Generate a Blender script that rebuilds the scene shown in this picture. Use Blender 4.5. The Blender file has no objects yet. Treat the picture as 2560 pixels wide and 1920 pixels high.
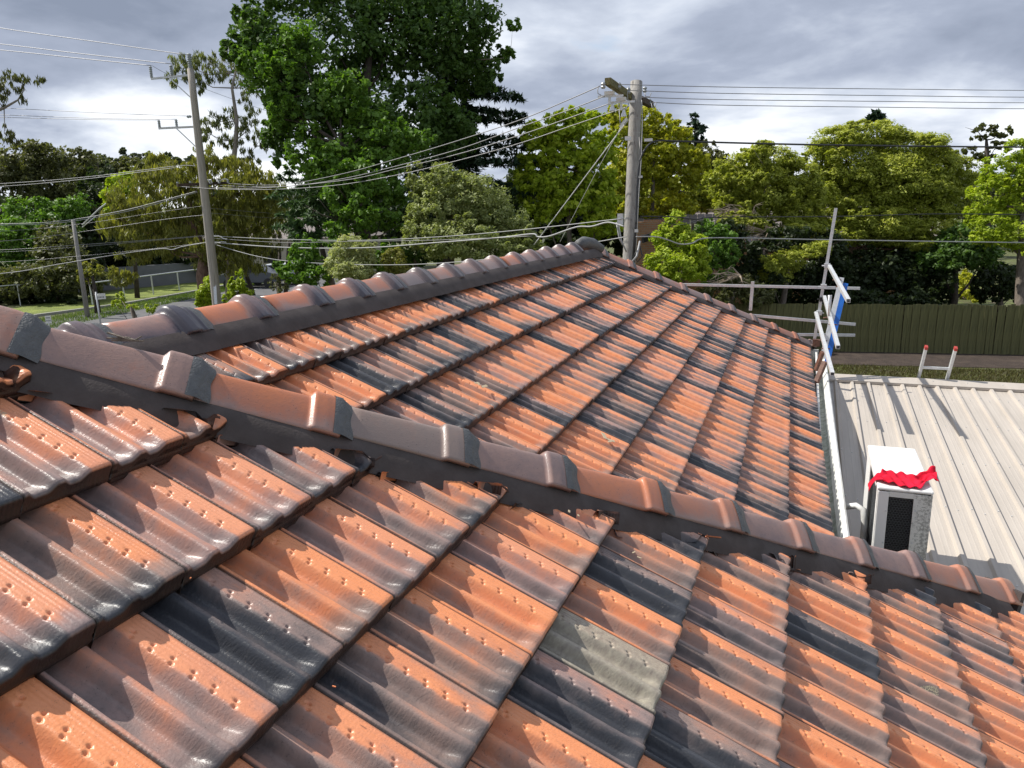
import bpy, bmesh, math, random
import numpy as np
from mathutils import Vector, Matrix
random.seed(7); rng = np.random.default_rng(7)
sc = bpy.context.scene
COL = sc.collection
# ------------------------------------------------------------------ camera
FPX = 1850.087
YAW, PIT, ROLL = -0.378336, 0.227994, -0.023323
fw = np.array([math.sin(YAW)*math.cos(PIT), math.cos(YAW)*math.cos(PIT), -math.sin(PIT)])
rt = np.array([math.cos(YAW), -math.sin(YAW), 0.0]); up0 = np.cross(rt, fw)
RT = rt*math.cos(ROLL)+up0*math.sin(ROLL); UP = -rt*math.sin(ROLL)+up0*math.cos(ROLL)
cam = bpy.data.cameras.new('camera'); cam.sensor_width = 36; cam.lens = FPX/2560*36
cam.clip_start = 0.05; cam.clip_end = 3000
camo = bpy.data.objects.new('camera', cam); COL.objects.link(camo)
camo.matrix_world = Matrix(((RT[0],UP[0],-fw[0],0),(RT[1],UP[1],-fw[1],0),(RT[2],UP[2],-fw[2],0),(0,0,0,1)))
sc.camera = camo
# ------------------------------------------------------------------ light
sc.view_settings.view_transform = 'Standard'; sc.view_settings.look = 'None'
sc.view_settings.exposure = 0.5; sc.view_settings.gamma = 1.0; sc.view_settings.use_curve_mapping = False
SUN = np.array([-0.86, 0.03, 1.0]); SUN /= np.linalg.norm(SUN)
sl = bpy.data.lights.new('sun', 'SUN'); sl.energy = 4.0; sl.angle = math.radians(0.55); sl.color = (1.0, 0.955, 0.88)
so = bpy.data.objects.new('sun', sl); COL.objects.link(so)
so.rotation_euler = Vector(SUN).to_track_quat('Z', 'Y').to_euler()
world = bpy.data.worlds.new('World'); sc.world = world; world.use_nodes = True
wn, wl = world.node_tree.nodes, world.node_tree.links
for n in list(wn): wn.remove(n)
def N(nt, t, **kw):
    n = nt.nodes.new(t)
    for k, v in kw.items():
        if k.startswith('i_'):
            key = k[2:]; n.inputs[int(key) if key.isdigit() else key.replace('_', ' ')].default_value = v
        else: setattr(n, k, v)
    return n
def build_world():
    nt = world.node_tree; L = nt.links.new
    out = N(nt, 'ShaderNodeOutputWorld'); bg = N(nt, 'ShaderNodeBackground'); bg.inputs[1].default_value = 0.1
    sky = N(nt, 'ShaderNodeTexSky'); sky.sky_type = 'NISHITA'; sky.sun_disc = False
    sky.sun_elevation = math.asin(SUN[2]); sky.sun_rotation = math.atan2(SUN[0], SUN[1])
    tc = N(nt, 'ShaderNodeTexCoord'); sep = N(nt, 'ShaderNodeSeparateXYZ'); L(tc.outputs['Generated'], sep.inputs[0])
    zz = N(nt, 'ShaderNodeMath', operation='MAXIMUM'); L(sep.outputs[2], zz.inputs[0]); zz.inputs[1].default_value = 0.0
    za = N(nt, 'ShaderNodeMath', operation='ADD'); L(zz.outputs[0], za.inputs[0]); za.inputs[1].default_value = 0.24
    dv = N(nt, 'ShaderNodeVectorMath', operation='DIVIDE'); L(tc.outputs['Generated'], dv.inputs[0])
    cz = N(nt, 'ShaderNodeCombineXYZ')
    for i in range(3): L(za.outputs[0], cz.inputs[i])
    L(cz.outputs[0], dv.inputs[1])
    mp = N(nt, 'ShaderNodeMapping'); mp.inputs['Location'].default_value = (7.7, 2.2, 0); mp.inputs['Scale'].default_value = (1, 1, 0.6)
    L(dv.outputs[0], mp.inputs[0])
    n1 = N(nt, 'ShaderNodeTexNoise', i_Scale=1.05, i_Detail=9.0, i_Roughness=0.50, i_Distortion=0.25); L(mp.outputs[0], n1.inputs['Vector'])
    mp2 = N(nt, 'ShaderNodeMapping'); mp2.inputs['Location'].default_value = (11.3, -4.1, 2); L(dv.outputs[0], mp2.inputs[0]); mp2.inputs['Scale'].default_value = (1, 1, 0.6)
    n2 = N(nt, 'ShaderNodeTexNoise', i_Scale=2.1, i_Detail=8.0, i_Roughness=0.55, i_Distortion=0.3); L(mp2.outputs[0], n2.inputs['Vector'])
    # sunward brightening, low bank brightening
    dt = N(nt, 'ShaderNodeVectorMath', operation='DOT_PRODUCT'); L(tc.outputs['Generated'], dt.inputs[0]); dt.inputs[1].default_value = tuple(SUN)
    sw = N(nt, 'ShaderNodeMapRange', clamp=True); L(dt.outputs['Value'], sw.inputs[0]); sw.inputs[1].default_value = 0.0; sw.inputs[2].default_value = 1.0; sw.inputs[3].default_value = -0.04; sw.inputs[4].default_value = 0.06
    lo = N(nt, 'ShaderNodeMapRange', clamp=True); L(zz.outputs[0], lo.inputs[0]); lo.inputs[1].default_value = 0.03; lo.inputs[2].default_value = 0.26; lo.inputs[3].default_value = 0.16; lo.inputs[4].default_value = -0.09
    a = N(nt, 'ShaderNodeMath', operation='MULTIPLY_ADD'); L(n2.outputs[0], a.inputs[0]); a.inputs[1].default_value = 0.42; L(n1.outputs[0], a.inputs[2])
    b = N(nt, 'ShaderNodeMath', operation='ADD'); L(a.outputs[0], b.inputs[0]); L(sw.outputs[0], b.inputs[1])
    c = N(nt, 'ShaderNodeMath', operation='ADD'); L(b.outputs[0], c.inputs[0]); L(lo.outputs[0], c.inputs[1])
    cr = N(nt, 'ShaderNodeValToRGB'); L(c.outputs[0], cr.inputs[0])
    e = cr.color_ramp.elements; e[0].position = 0.52; e[0].color = (2.0, 2.35, 3.1, 1); e[1].position = 0.98; e[1].color = (9.2, 9.3, 9.4, 1)
    for p, cc in ((0.65, (3.1, 3.5, 4.4, 1)), (0.745, (4.8, 5.25, 6.1, 1)), (0.84, (7.2, 7.5, 8.0, 1))):
        q = cr.color_ramp.elements.new(p); q.color = cc
    # small breaks of blue
    br = N(nt, 'ShaderNodeMapRange', clamp=True); L(n2.outputs[0], br.inputs[0]); br.inputs[1].default_value = 0.66; br.inputs[2].default_value = 0.74; br.inputs[3].default_value = 0; br.inputs[4].default_value = 0.55
    mx = N(nt, 'ShaderNodeMixRGB'); L(br.outputs[0], mx.inputs[0]); L(cr.outputs[0], mx.inputs[1]); L(sky.outputs[0], mx.inputs[2])
    L(mx.outputs[0], bg.inputs[0]); L(bg.outputs[0], out.inputs[0])
build_world()
# ------------------------------------------------------------------ helpers
def ray(px, py): return fw + RT*(px-1280)/FPX - UP*(py-960)/FPX          # forward depth 1
def at(px, py, D): return ray(px, py)*D                                    # D = distance along the view axis
def aty(px, py, Y): d = ray(px, py); return d*Y/d[1]
def onz(px, py, z): d = ray(px, py); return d*z/d[2]
GZ = -4.6
def link(o, parent=None):
    COL.objects.link(o)
    if parent is not None: o.parent = parent
    return o
def mesh_np(name, V, F, m=None, parent=None, smooth=False, attrs=None, uv=None, loc=None):
    """V (n,3); F (k,3|4) array or list."""
    me = bpy.data.meshes.new(name)
    V = np.asarray(V, dtype=np.float32)
    if isinstance(F, np.ndarray):
        k = F.shape[1]; nf = len(F)
        me.vertices.add(len(V)); me.vertices.foreach_set('co', V.ravel())
        me.loops.add(nf*k); me.loops.foreach_set('vertex_index', F.ravel().astype(np.int32))
        me.polygons.add(nf); me.polygons.foreach_set('loop_start', np.arange(0, nf*k, k, dtype=np.int32))
        me.polygons.foreach_set('loop_total', np.full(nf, k, dtype=np.int32))
        me.update(calc_edges=True)
    else:
        me.from_pydata([tuple(map(float, v)) for v in V], [], [list(map(int, f)) for f in F])
    if smooth: me.polygons.foreach_set('use_smooth', np.ones(len(me.polygons), dtype=bool))
    if attrs:
        for an, av in attrs.items():
            at_ = me.attributes.new(an, 'FLOAT', 'POINT'); at_.data.foreach_set('value', np.asarray(av, dtype=np.float32))
    if uv is not None:
        ul = me.uv_layers.new(name='UVMap'); li = np.empty(len(me.loops), dtype=np.int32); me.loops.foreach_get('vertex_index', li)
        ul.data.foreach_set('uv', np.asarray(uv, dtype=np.float32)[li].ravel())
    me.validate(); me.update()
    if m: me.materials.append(m)
    o = bpy.data.objects.new(name, me)
    if loc is not None: o.location = loc
    return link(o, parent)
def thing(name, label, cat, loc=(0,0,0), group=None):
    o = bpy.data.objects.new(name, None); o.location = loc; o.empty_display_size = 0.2; COL.objects.link(o)
    o['label'] = label; o['category'] = cat
    if group: o['group'] = group
    return o
def tag(o, label, cat, group=None):
    o['label'] = label; o['category'] = cat
    if group: o['group'] = group
    return o
class MB:
    def __init__(s, origin=(0,0,0)): s.V = []; s.F = []; s.o = np.array(origin, float)
    def add(s, V, F):
        b = len(s.V); s.V += [tuple(np.array(v, float)-s.o) for v in V]; s.F += [tuple(i+b for i in f) for f in F]
    def box(s, c, d, ax=None):
        c = np.array(c, float); A = np.eye(3) if ax is None else np.array(ax, float)
        V = [c + A[0]*d[0]*i/2 + A[1]*d[1]*j/2 + A[2]*d[2]*k/2 for i in (-1,1) for j in (-1,1) for k in (-1,1)]
        s.add(V, [(0,1,3,2),(4,6,7,5),(0,4,5,1),(2,3,7,6),(0,2,6,4),(1,5,7,3)])
    def bar(s, a, b, w, h=None, upv=(0,0,1)):
        a = np.array(a, float); b = np.array(b, float); z = b-a; l = np.linalg.norm(z); z /= l
        x = np.cross(z, upv)
        if np.linalg.norm(x) < 1e-3: x = np.cross(z, (1,0,0))
        x /= np.linalg.norm(x); y = np.cross(z, x)
        s.box((a+b)/2, (w, h or w, l), (x, y, z))
    def tube(s, pts, r, n=8, cap=True):
        pts = [np.array(p, float) for p in pts]; rr = r if hasattr(r, '__len__') else [r]*len(pts)
        V = []; F = []; px = None
        for i, p in enumerate(pts):
            t = pts[min(i+1, len(pts)-1)] - pts[max(i-1, 0)]; t = t/(np.linalg.norm(t)+1e-12)
            if px is None:
                px = np.cross(t, (0,0,1.0))
                if np.linalg.norm(px) < 1e-2: px = np.cross(t, (1.0,0,0))
            px = px - t*(px@t); px /= np.linalg.norm(px); py = np.cross(t, px)
            for k in range(n):
                a = 2*math.pi*k/n; V.append(p + (px*math.cos(a)+py*math.sin(a))*rr[i])
        for i in range(len(pts)-1):
            for k in range(n): F.append((i*n+k, i*n+(k+1)%n, (i+1)*n+(k+1)%n, (i+1)*n+k))
        if cap: F.append(tuple(range(n-1, -1, -1))); F.append(tuple((len(pts)-1)*n+k for k in range(n)))
        s.add(V, F)
    def build(s, name, m, parent=None, smooth=False, bevel=0):
        me = bpy.data.meshes.new(name); me.from_pydata(s.V, [], s.F)
        if smooth: me.polygons.foreach_set('use_smooth', np.ones(len(me.polygons), dtype=bool))
        me.update(); me.materials.append(m)
        o = bpy.data.objects.new(name, me); o.location = s.o if parent is None else (0,0,0)
        if parent is not None and np.any(s.o): o.location = s.o - np.array(parent.location)
        link(o, parent)
        if bevel:
            md = o.modifiers.new('bevel', 'BEVEL'); md.width = bevel; md.segments = 2; md.limit_method = 'ANGLE'
        return o
# ------------------------------------------------------------------ materials
def newmat(name):
    m = bpy.data.materials.new(name); m.use_nodes = True; nt = m.node_tree
    for n in list(nt.nodes): nt.nodes.remove(n)
    out = N(nt, 'ShaderNodeOutputMaterial'); p = N(nt, 'ShaderNodeBsdfPrincipled'); nt.links.new(p.outputs[0], out.inputs[0])
    return m, nt, p, out
def simple(name, c1, c2=None, rough=0.6, scale=8.0, bump=0.0, bscale=60.0, metal=0.0, spec=0.5, c3=None, stretch=None, ramp=(0.35, 0.65), detail=6.0):
    m, nt, p, out = newmat(name); L = nt.links.new
    p.inputs['Roughness'].default_value = rough; p.inputs['Metallic'].default_value = metal; p.inputs['Specular IOR Level'].default_value = spec
    tc = N(nt, 'ShaderNodeTexCoord'); vec = tc.outputs['Object']
    if stretch:
        mp = N(nt, 'ShaderNodeMapping'); mp.inputs['Scale'].default_value = stretch; L(vec, mp.inputs[0]); vec = mp.outputs[0]
    if c2 is None: p.inputs['Base Color'].default_value = (*c1, 1)
    else:
        n = N(nt, 'ShaderNodeTexNoise', i_Scale=scale, i_Detail=detail, i_Roughness=0.62); L(vec, n.inputs['Vector'])
        r = N(nt, 'ShaderNodeValToRGB'); L(n.outputs[0], r.inputs[0]); e = r.color_ramp.elements
        e[0].position = ramp[0]; e[0].color = (*c1, 1); e[1].position = ramp[1]; e[1].color = (*c2, 1)
        if c3: q = e.new(min(ramp[1]+0.1, 0.98)); q.color = (*c3, 1)
        L(r.outputs[0], p.inputs['Base Color'])
    if bump:
        n2 = N(nt, 'ShaderNodeTexNoise', i_Scale=bscale, i_Detail=4.0); L(vec, n2.inputs['Vector'])
        b = N(nt, 'ShaderNodeBump', i_Strength=bump, i_Distance=0.01); L(n2.outputs[0], b.inputs['Height']); L(b.outputs[0], p.inputs['Normal'])
    return m
def math2(nt, op, a, b, clamp=False):
    n = N(nt, 'ShaderNodeMath', operation=op, use_clamp=clamp)
    for i, v in enumerate((a, b)):
        if v is None: continue
        if isinstance(v, (int, float)): n.inputs[i].default_value = v
        else: nt.links.new(v, n.inputs[i])
    return n.outputs[0]
def tile_material(name, kind):
    """kind: 'obj' -> tone from object colour; 'attr' -> tone from mesh attributes."""
    m, nt, p, out = newmat(name); L = nt.links.new
    uvn = N(nt, 'ShaderNodeUVMap'); sp = N(nt, 'ShaderNodeSeparateXYZ'); L(uvn.outputs[0], sp.inputs[0]); S, T = sp.outputs[0], sp.outputs[1]
    if kind == 'obj':
        oi = N(nt, 'ShaderNodeObjectInfo'); sc3 = N(nt, 'ShaderNodeSeparateColor'); L(oi.outputs['Color'], sc3.inputs[0])
        tone, nose, hue = sc3.outputs[0], sc3.outputs[1], sc3.outputs[2]; rnd = oi.outputs['Random']
    else:
        def A(k): a = N(nt, 'ShaderNodeAttribute', attribute_name=k); return a.outputs['Fac']
        tone, nose, hue, rnd = A('tone'), A('nose'), A('hue'), A('rnd')
    off = N(nt, 'ShaderNodeCombineXYZ'); L(math2(nt, 'MULTIPLY', rnd, 37.0), off.inputs[0]); L(math2(nt, 'MULTIPLY', rnd, 91.0), off.inputs[1])
    uvs = N(nt, 'ShaderNodeVectorMath', operation='MULTIPLY'); L(uvn.outputs[0], uvs.inputs[0]); uvs.inputs[1].default_value = (0.213, 0.345, 1)
    vec = N(nt, 'ShaderNodeVectorMath', operation='ADD'); L(uvs.outputs[0], vec.inputs[0]); L(off.outputs[0], vec.inputs[1]); vec = vec.outputs[0]
    mpb = N(nt, 'ShaderNodeMapping'); mpb.inputs['Scale'].default_value = (1.5, 0.55, 1); L(vec, mpb.inputs[0])
    big = N(nt, 'ShaderNodeTexNoise', i_Scale=10.0, i_Detail=3.0, i_Roughness=0.45); L(mpb.outputs[0], big.inputs['Vector'])
    mid = N(nt, 'ShaderNodeTexNoise', i_Scale=55.0, i_Detail=5.0, i_Roughness=0.6); L(vec, mid.inputs['Vector'])
    fine = N(nt, 'ShaderNodeTexNoise', i_Scale=320.0, i_Detail=2.0); L(vec, fine.inputs['Vector'])
    # pans take the fire flash more than the band; stripe of pan 1
    def bump_mask(x, lo, hi, w):
        a = N(nt, 'ShaderNodeMapRange', clamp=True); L(x, a.inputs[0]); a.inputs[1].default_value = lo; a.inputs[2].default_value = lo+w
        b = N(nt, 'ShaderNodeMapRange', clamp=True); L(x, b.inputs[0]); b.inputs[1].default_value = hi-w; b.inputs[2].default_value = hi; b.inputs[3].default_value = 1; b.inputs[4].default_value = 0
        return math2(nt, 'MULTIPLY', a.outputs[0], b.outputs[0])
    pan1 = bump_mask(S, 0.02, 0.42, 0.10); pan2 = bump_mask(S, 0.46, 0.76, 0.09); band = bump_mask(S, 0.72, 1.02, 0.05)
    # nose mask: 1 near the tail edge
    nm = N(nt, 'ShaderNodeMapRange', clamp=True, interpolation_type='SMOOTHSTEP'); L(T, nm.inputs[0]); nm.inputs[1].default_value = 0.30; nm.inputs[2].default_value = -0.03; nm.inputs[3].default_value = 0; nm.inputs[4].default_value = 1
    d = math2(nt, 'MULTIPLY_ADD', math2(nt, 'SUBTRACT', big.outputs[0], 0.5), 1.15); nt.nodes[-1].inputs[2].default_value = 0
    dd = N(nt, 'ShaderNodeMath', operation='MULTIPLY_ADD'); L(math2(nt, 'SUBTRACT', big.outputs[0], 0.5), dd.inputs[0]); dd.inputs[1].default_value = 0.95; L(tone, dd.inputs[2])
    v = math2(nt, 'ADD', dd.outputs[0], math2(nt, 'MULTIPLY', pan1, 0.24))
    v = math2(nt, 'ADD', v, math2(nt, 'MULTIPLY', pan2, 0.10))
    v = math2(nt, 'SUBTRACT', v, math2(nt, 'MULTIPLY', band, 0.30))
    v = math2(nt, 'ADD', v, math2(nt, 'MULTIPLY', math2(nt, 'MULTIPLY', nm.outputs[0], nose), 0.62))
    v = math2(nt, 'ADD', v, math2(nt, 'MULTIPLY', math2(nt, 'SUBTRACT', mid.outputs[0], 0.5), 0.20))
    r = N(nt, 'ShaderNodeValToRGB'); L(v, r.inputs[0]); e = r.color_ramp.elements
    e[0].position = 0.10; e[0].color = (0.80, 0.295, 0.125, 1); e[1].position = 0.98; e[1].color = (0.046, 0.048, 0.056, 1)
    for q, cc in ((0.28, (0.69, 0.26, 0.125)), (0.44, (0.44, 0.235, 0.165)), (0.60, (0.30, 0.205, 0.17)), (0.78, (0.155, 0.122, 0.112))):
        k = e.new(q); k.color = (*cc, 1)
    # hue > 0.5 pinker, special khaki for hue > 0.95
    pk = N(nt, 'ShaderNodeMixRGB', blend_type='MULTIPLY'); L(r.outputs[0], pk.inputs[1]); pk.inputs[2].default_value = (0.95, 1.08, 1.40, 1)
    h1 = N(nt, 'ShaderNodeMapRange', clamp=True); L(hue, h1.inputs[0]); h1.inputs[1].default_value = 0.25; h1.inputs[2].default_value = 0.75; L(math2(nt, 'MULTIPLY', h1.outputs[0], math2(nt, 'SUBTRACT', 1.0, v, True)), pk.inputs[0])
    kh = N(nt, 'ShaderNodeMixRGB'); L(pk.outputs[0], kh.inputs[1]); kr = N(nt, 'ShaderNodeValToRGB'); L(mid.outputs[0], kr.inputs[0]); kr.color_ramp.elements[0].position = 0.30; kr.color_ramp.elements[0].color = (0.24, 0.21, 0.17, 1); kr.color_ramp.elements[1].position = 0.75; kr.color_ramp.elements[1].color = (0.46, 0.42, 0.32, 1)
    L(kr.outputs[0], kh.inputs[2]); h2 = math2(nt, 'GREATER_THAN', hue, 0.95); L(math2(nt, 'MULTIPLY', h2, 0.92), kh.inputs[0])
    # pock marks + dirt specks + lichen
    vo = N(nt, 'ShaderNodeTexVoronoi', i_Scale=330.0); L(vec, vo.inputs['Vector'])
    gate = N(nt, 'ShaderNodeMapRange', clamp=True); L(mid.outputs[0], gate.inputs[0]); gate.inputs[1].default_value = 0.50; gate.inputs[2].default_value = 0.66
    sk = math2(nt, 'MULTIPLY', math2(nt, 'LESS_THAN', vo.outputs['Distance'], 0.22), gate.outputs[0])
    sp1 = N(nt, 'ShaderNodeMixRGB'); L(math2(nt, 'MULTIPLY', sk, 0.75), sp1.inputs[0]); L(kh.outputs[0], sp1.inputs[1]); sp1.inputs[2].default_value = (0.07, 0.045, 0.035, 1)
    # dusty lichen on some tiles
    lg = math2(nt, 'MULTIPLY', math2(nt, 'GREATER_THAN', big.outputs[0], 0.73), math2(nt, 'GREATER_THAN', fine.outputs[0], 0.50))
    sp2 = N(nt, 'ShaderNodeMixRGB'); L(math2(nt, 'MULTIPLY', lg, 0.8), sp2.inputs[0]); L(sp1.outputs[0], sp2.inputs[1]); sp2.inputs[2].default_value = (0.52, 0.47, 0.30, 1)
    # grime in the side joints
    gr = bump_mask(S, -0.5, 0.028, 0.014)
    sp3 = N(nt, 'ShaderNodeMixRGB'); L(math2(nt, 'MULTIPLY', gr, 0.85), sp3.inputs[0]); L(sp2.outputs[0], sp3.inputs[1]); sp3.inputs[2].default_value = (0.018, 0.014, 0.012, 1)
    # front face of the tail is dark brown glaze with its shade painted in (T < -0.0x)
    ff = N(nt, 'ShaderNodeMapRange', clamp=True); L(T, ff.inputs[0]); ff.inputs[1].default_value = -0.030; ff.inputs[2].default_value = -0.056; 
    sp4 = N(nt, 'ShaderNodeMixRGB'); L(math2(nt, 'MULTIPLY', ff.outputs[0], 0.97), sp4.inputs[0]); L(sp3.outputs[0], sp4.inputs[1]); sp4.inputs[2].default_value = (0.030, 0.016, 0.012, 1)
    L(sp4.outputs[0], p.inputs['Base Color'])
    rr = N(nt, 'ShaderNodeMapRange', clamp=True); L(mid.outputs[0], rr.inputs[0]); rr.inputs[1].default_value = 0.3; rr.inputs[2].default_value = 0.7; rr.inputs[3].default_value = 0.27; rr.inputs[4].default_value = 0.46
    L(rr.outputs[0], p.inputs['Roughness']); p.inputs['Specular IOR Level'].default_value = 0.55
    grain = N(nt, 'ShaderNodeTexNoise', i_Scale=170.0, i_Detail=4.0, i_Roughness=0.6); L(vec, grain.inputs['Vector'])
    hsum = math2(nt, 'ADD', math2(nt, 'MULTIPLY', mid.outputs[0], 0.22), math2(nt, 'MULTIPLY', grain.outputs[0], 0.52))
    hsum = math2(nt, 'SUBTRACT', hsum, math2(nt, 'MULTIPLY', sk, 0.5))
    # extruded grooves along the band
    w = math2(nt, 'SINE', math2(nt, 'MULTIPLY', S, 118.0), None)
    hsum = math2(nt, 'ADD', hsum, math2(nt, 'MULTIPLY', math2(nt, 'MULTIPLY', w, band), 0.13))
    b = N(nt, 'ShaderNodeBump', i_Strength=0.62, i_Distance=0.004); L(hsum, b.inputs['Height']); L(b.outputs[0], p.inputs['Normal'])
    return m
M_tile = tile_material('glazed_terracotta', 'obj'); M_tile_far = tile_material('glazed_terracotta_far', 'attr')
M_mortar = simple('pointing', (0.070, 0.057, 0.053), (0.100, 0.084, 0.079), rough=0.78, scale=9, bump=0.16, bscale=120, spec=0.25)
M_mortar_l = simple('pointing_pale', (0.085, 0.088, 0.09), (0.125, 0.128, 0.13), rough=0.5, scale=25, bump=0.5, bscale=160)
M_white = simple('white_gutter', (0.78, 0.78, 0.76), (0.62, 0.62, 0.58), rough=0.45, scale=6, bump=0.1)
M_gutin = simple('gutter_lining', (0.20, 0.22, 0.18), (0.40, 0.42, 0.38), rough=0.8, scale=14, bump=0.6, bscale=70)
M_galv = simple('galvanised_steel', (0.58, 0.60, 0.61), (0.72, 0.73, 0.74), rough=0.42, scale=18, metal=0.35, bump=0.15)
M_blue = simple('blue_paint', (0.015, 0.12, 0.50), (0.02, 0.16, 0.58), rough=0.4, scale=10)
M_black = simple('black_plastic', (0.015, 0.015, 0.016), rough=0.5)
M_roofm = simple('cream_roof_sheet', (0.43, 0.385, 0.335), (0.49, 0.44, 0.385), rough=0.5, scale=2.2, bump=0.05, stretch=(3, 0.4, 3), spec=0.35)
M_flash = simple('grey_flashing', (0.33, 0.31, 0.29), (0.42, 0.40, 0.37), rough=0.5, scale=5)
M_acw = simple('ac_enamel', (0.82, 0.82, 0.80), (0.80, 0.80, 0.78), rough=0.4, scale=4)
M_rust = simple('rusty_bracket', (0.10, 0.045, 0.03), (0.20, 0.10, 0.07), rough=0.7, scale=30)
# ------------------------------------------------------------------ setting: ground, road
def grass_mat(name, a, b, c, sc_):
    m, nt, p, out = newmat(name); L = nt.links.new; tc = N(nt, 'ShaderNodeTexCoord')
    n = N(nt, 'ShaderNodeTexNoise', i_Scale=sc_, i_Detail=9.0, i_Roughness=0.7); L(tc.outputs['Object'], n.inputs['Vector'])
    r = N(nt, 'ShaderNodeValToRGB'); L(n.outputs[0], r.inputs[0]); e = r.color_ramp.elements; e[0].position = 0.36; e[0].color = (*a, 1); e[1].position = 0.66; e[1].color = (*b, 1); q = e.new(0.5); q.color = (*c, 1)
    L(r.outputs[0], p.inputs['Base Color']); p.inputs['Roughness'].default_value = 0.9
    b_ = N(nt, 'ShaderNodeBump', i_Strength=0.8, i_Distance=0.05); n3 = N(nt, 'ShaderNodeTexNoise', i_Scale=25.0, i_Detail=5.0); L(tc.outputs['Object'], n3.inputs['Vector']); L(n3.outputs[0], b_.inputs['Height']); L(b_.outputs[0], p.inputs['Normal'])
    return m
M_grass = grass_mat('lawn', (0.075, 0.055, 0.035), (0.13, 0.16, 0.035), (0.09, 0.105, 0.03), 1.3)
M_verge = grass_mat('verge_grass', (0.10, 0.12, 0.02), (0.22, 0.26, 0.035), (0.15, 0.19, 0.025), 0.9)
M_dirt = grass_mat('garden_soil', (0.035, 0.024, 0.018), (0.08, 0.058, 0.042), (0.05, 0.034, 0.026), 2.2)
M_asph = simple('asphalt', (0.085, 0.085, 0.088), (0.12, 0.12, 0.122), rough=0.85, scale=1.5, bump=0.3, bscale=40)
M_conc = simple('concrete_kerb', (0.30, 0.29, 0.27), (0.38, 0.37, 0.34), rough=0.85, scale=4)
M_paint = simple('road_paint', (0.75, 0.75, 0.73), rough=0.6)
def structure(o): o['kind'] = 'structure'; return o
def sheet(name, pts, z, m):
    return structure(mesh_np(name, [(x, y, z) for x, y in pts], [tuple(range(len(pts)))], m))
# one ground sheet, gently rolling far away
gx = np.concatenate([np.linspace(-900, -80, 18), np.linspace(-60, 60, 25), np.linspace(80, 900, 18)])
gy = np.concatenate([np.linspace(-300, -20, 8), np.linspace(0, 80, 20), np.linspace(100, 1200, 26)])
XX, YY = np.meshgrid(gx, gy); dist = np.hypot(XX, YY); ZZ = GZ + 20*np.clip((dist-130)/500, 0, 1)**1.3*(0.7+0.3*np.sin(XX*0.011+1)*np.cos(YY*0.009))
nx, ny = len(gx), len(gy); idx = np.arange(nx*ny).reshape(ny, nx)
Fg = np.stack([idx[:-1,:-1], idx[:-1,1:], idx[1:,1:], idx[1:,:-1]], -1).reshape(-1, 4)
structure(mesh_np('ground', np.stack([XX, YY, ZZ], -1).reshape(-1, 3), Fg, M_grass, smooth=True))
def quadpx(name, pxs, dz, m):
    P = [onz(x, y, GZ+dz) for x, y in pxs]
    return structure(mesh_np(name, P, [tuple(range(len(P)))], m))
# street on the left: near kerb .. far kerb (points read off the photograph, intersected with the ground)
quadpx('road', [(-260, 905), (60, 812), (300, 772), (560, 726), (700, 700), (860, 672), (1100, 760), (700, 900), (200, 1010), (-300, 1100)], 0.012, M_asph)
quadpx('grass_verge', [(-420, 880), (60, 794), (300, 762), (470, 732), (620, 703), (760, 681), (760, 676), (620, 694), (480, 706), (300, 727), (40, 770), (-420, 850)], 0.03, M_verge)
def strip(name, pxs, w, h, m, dz=0.0):
    P = [onz(x, y, GZ) for x, y in pxs]; mb = MB()
    for a, b in zip(P[:-1], P[1:]): mb.bar(a+np.array([0,0,h/2+dz]), b+np.array([0,0,h/2+dz]), w, h)
    return structure(mb.build(name, m))
strip('kerb', [(-300, 855), (60, 796), (300, 764), (470, 734), (620, 705), (760, 683)], 0.18, 0.13, M_conc)
strip('road_line', [(276, 785), (296, 782)], 0.14, 0.006, M_paint, 0.018); strip('road_line', [(637, 724), (672, 718)], 0.14, 0.006, M_paint, 0.018); strip('road_line', [(400, 758), (452, 750)], 0.14, 0.006, M_paint, 0.018)
strip('footpath', [(620, 700), (730, 686)], 1.3, 0.02, M_conc, 0.03)
quadpx('car_park', [(560, 668), (660, 660), (800, 648), (800, 665), (700, 684), (600, 694)], 0.04, M_asph)
b0, b1 = onz(1850, 892, GZ), onz(2700, 905, GZ); b2, b3 = onz(2700, 925, GZ), onz(1850, 908, GZ)
structure(mesh_np('garden_bed', [b0+[0,3,0.015], b1+[0,3,0.015], b2+[0,0,0.015], b3+[0,0,0.015]], [(0,1,2,3)], M_dirt))
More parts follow.
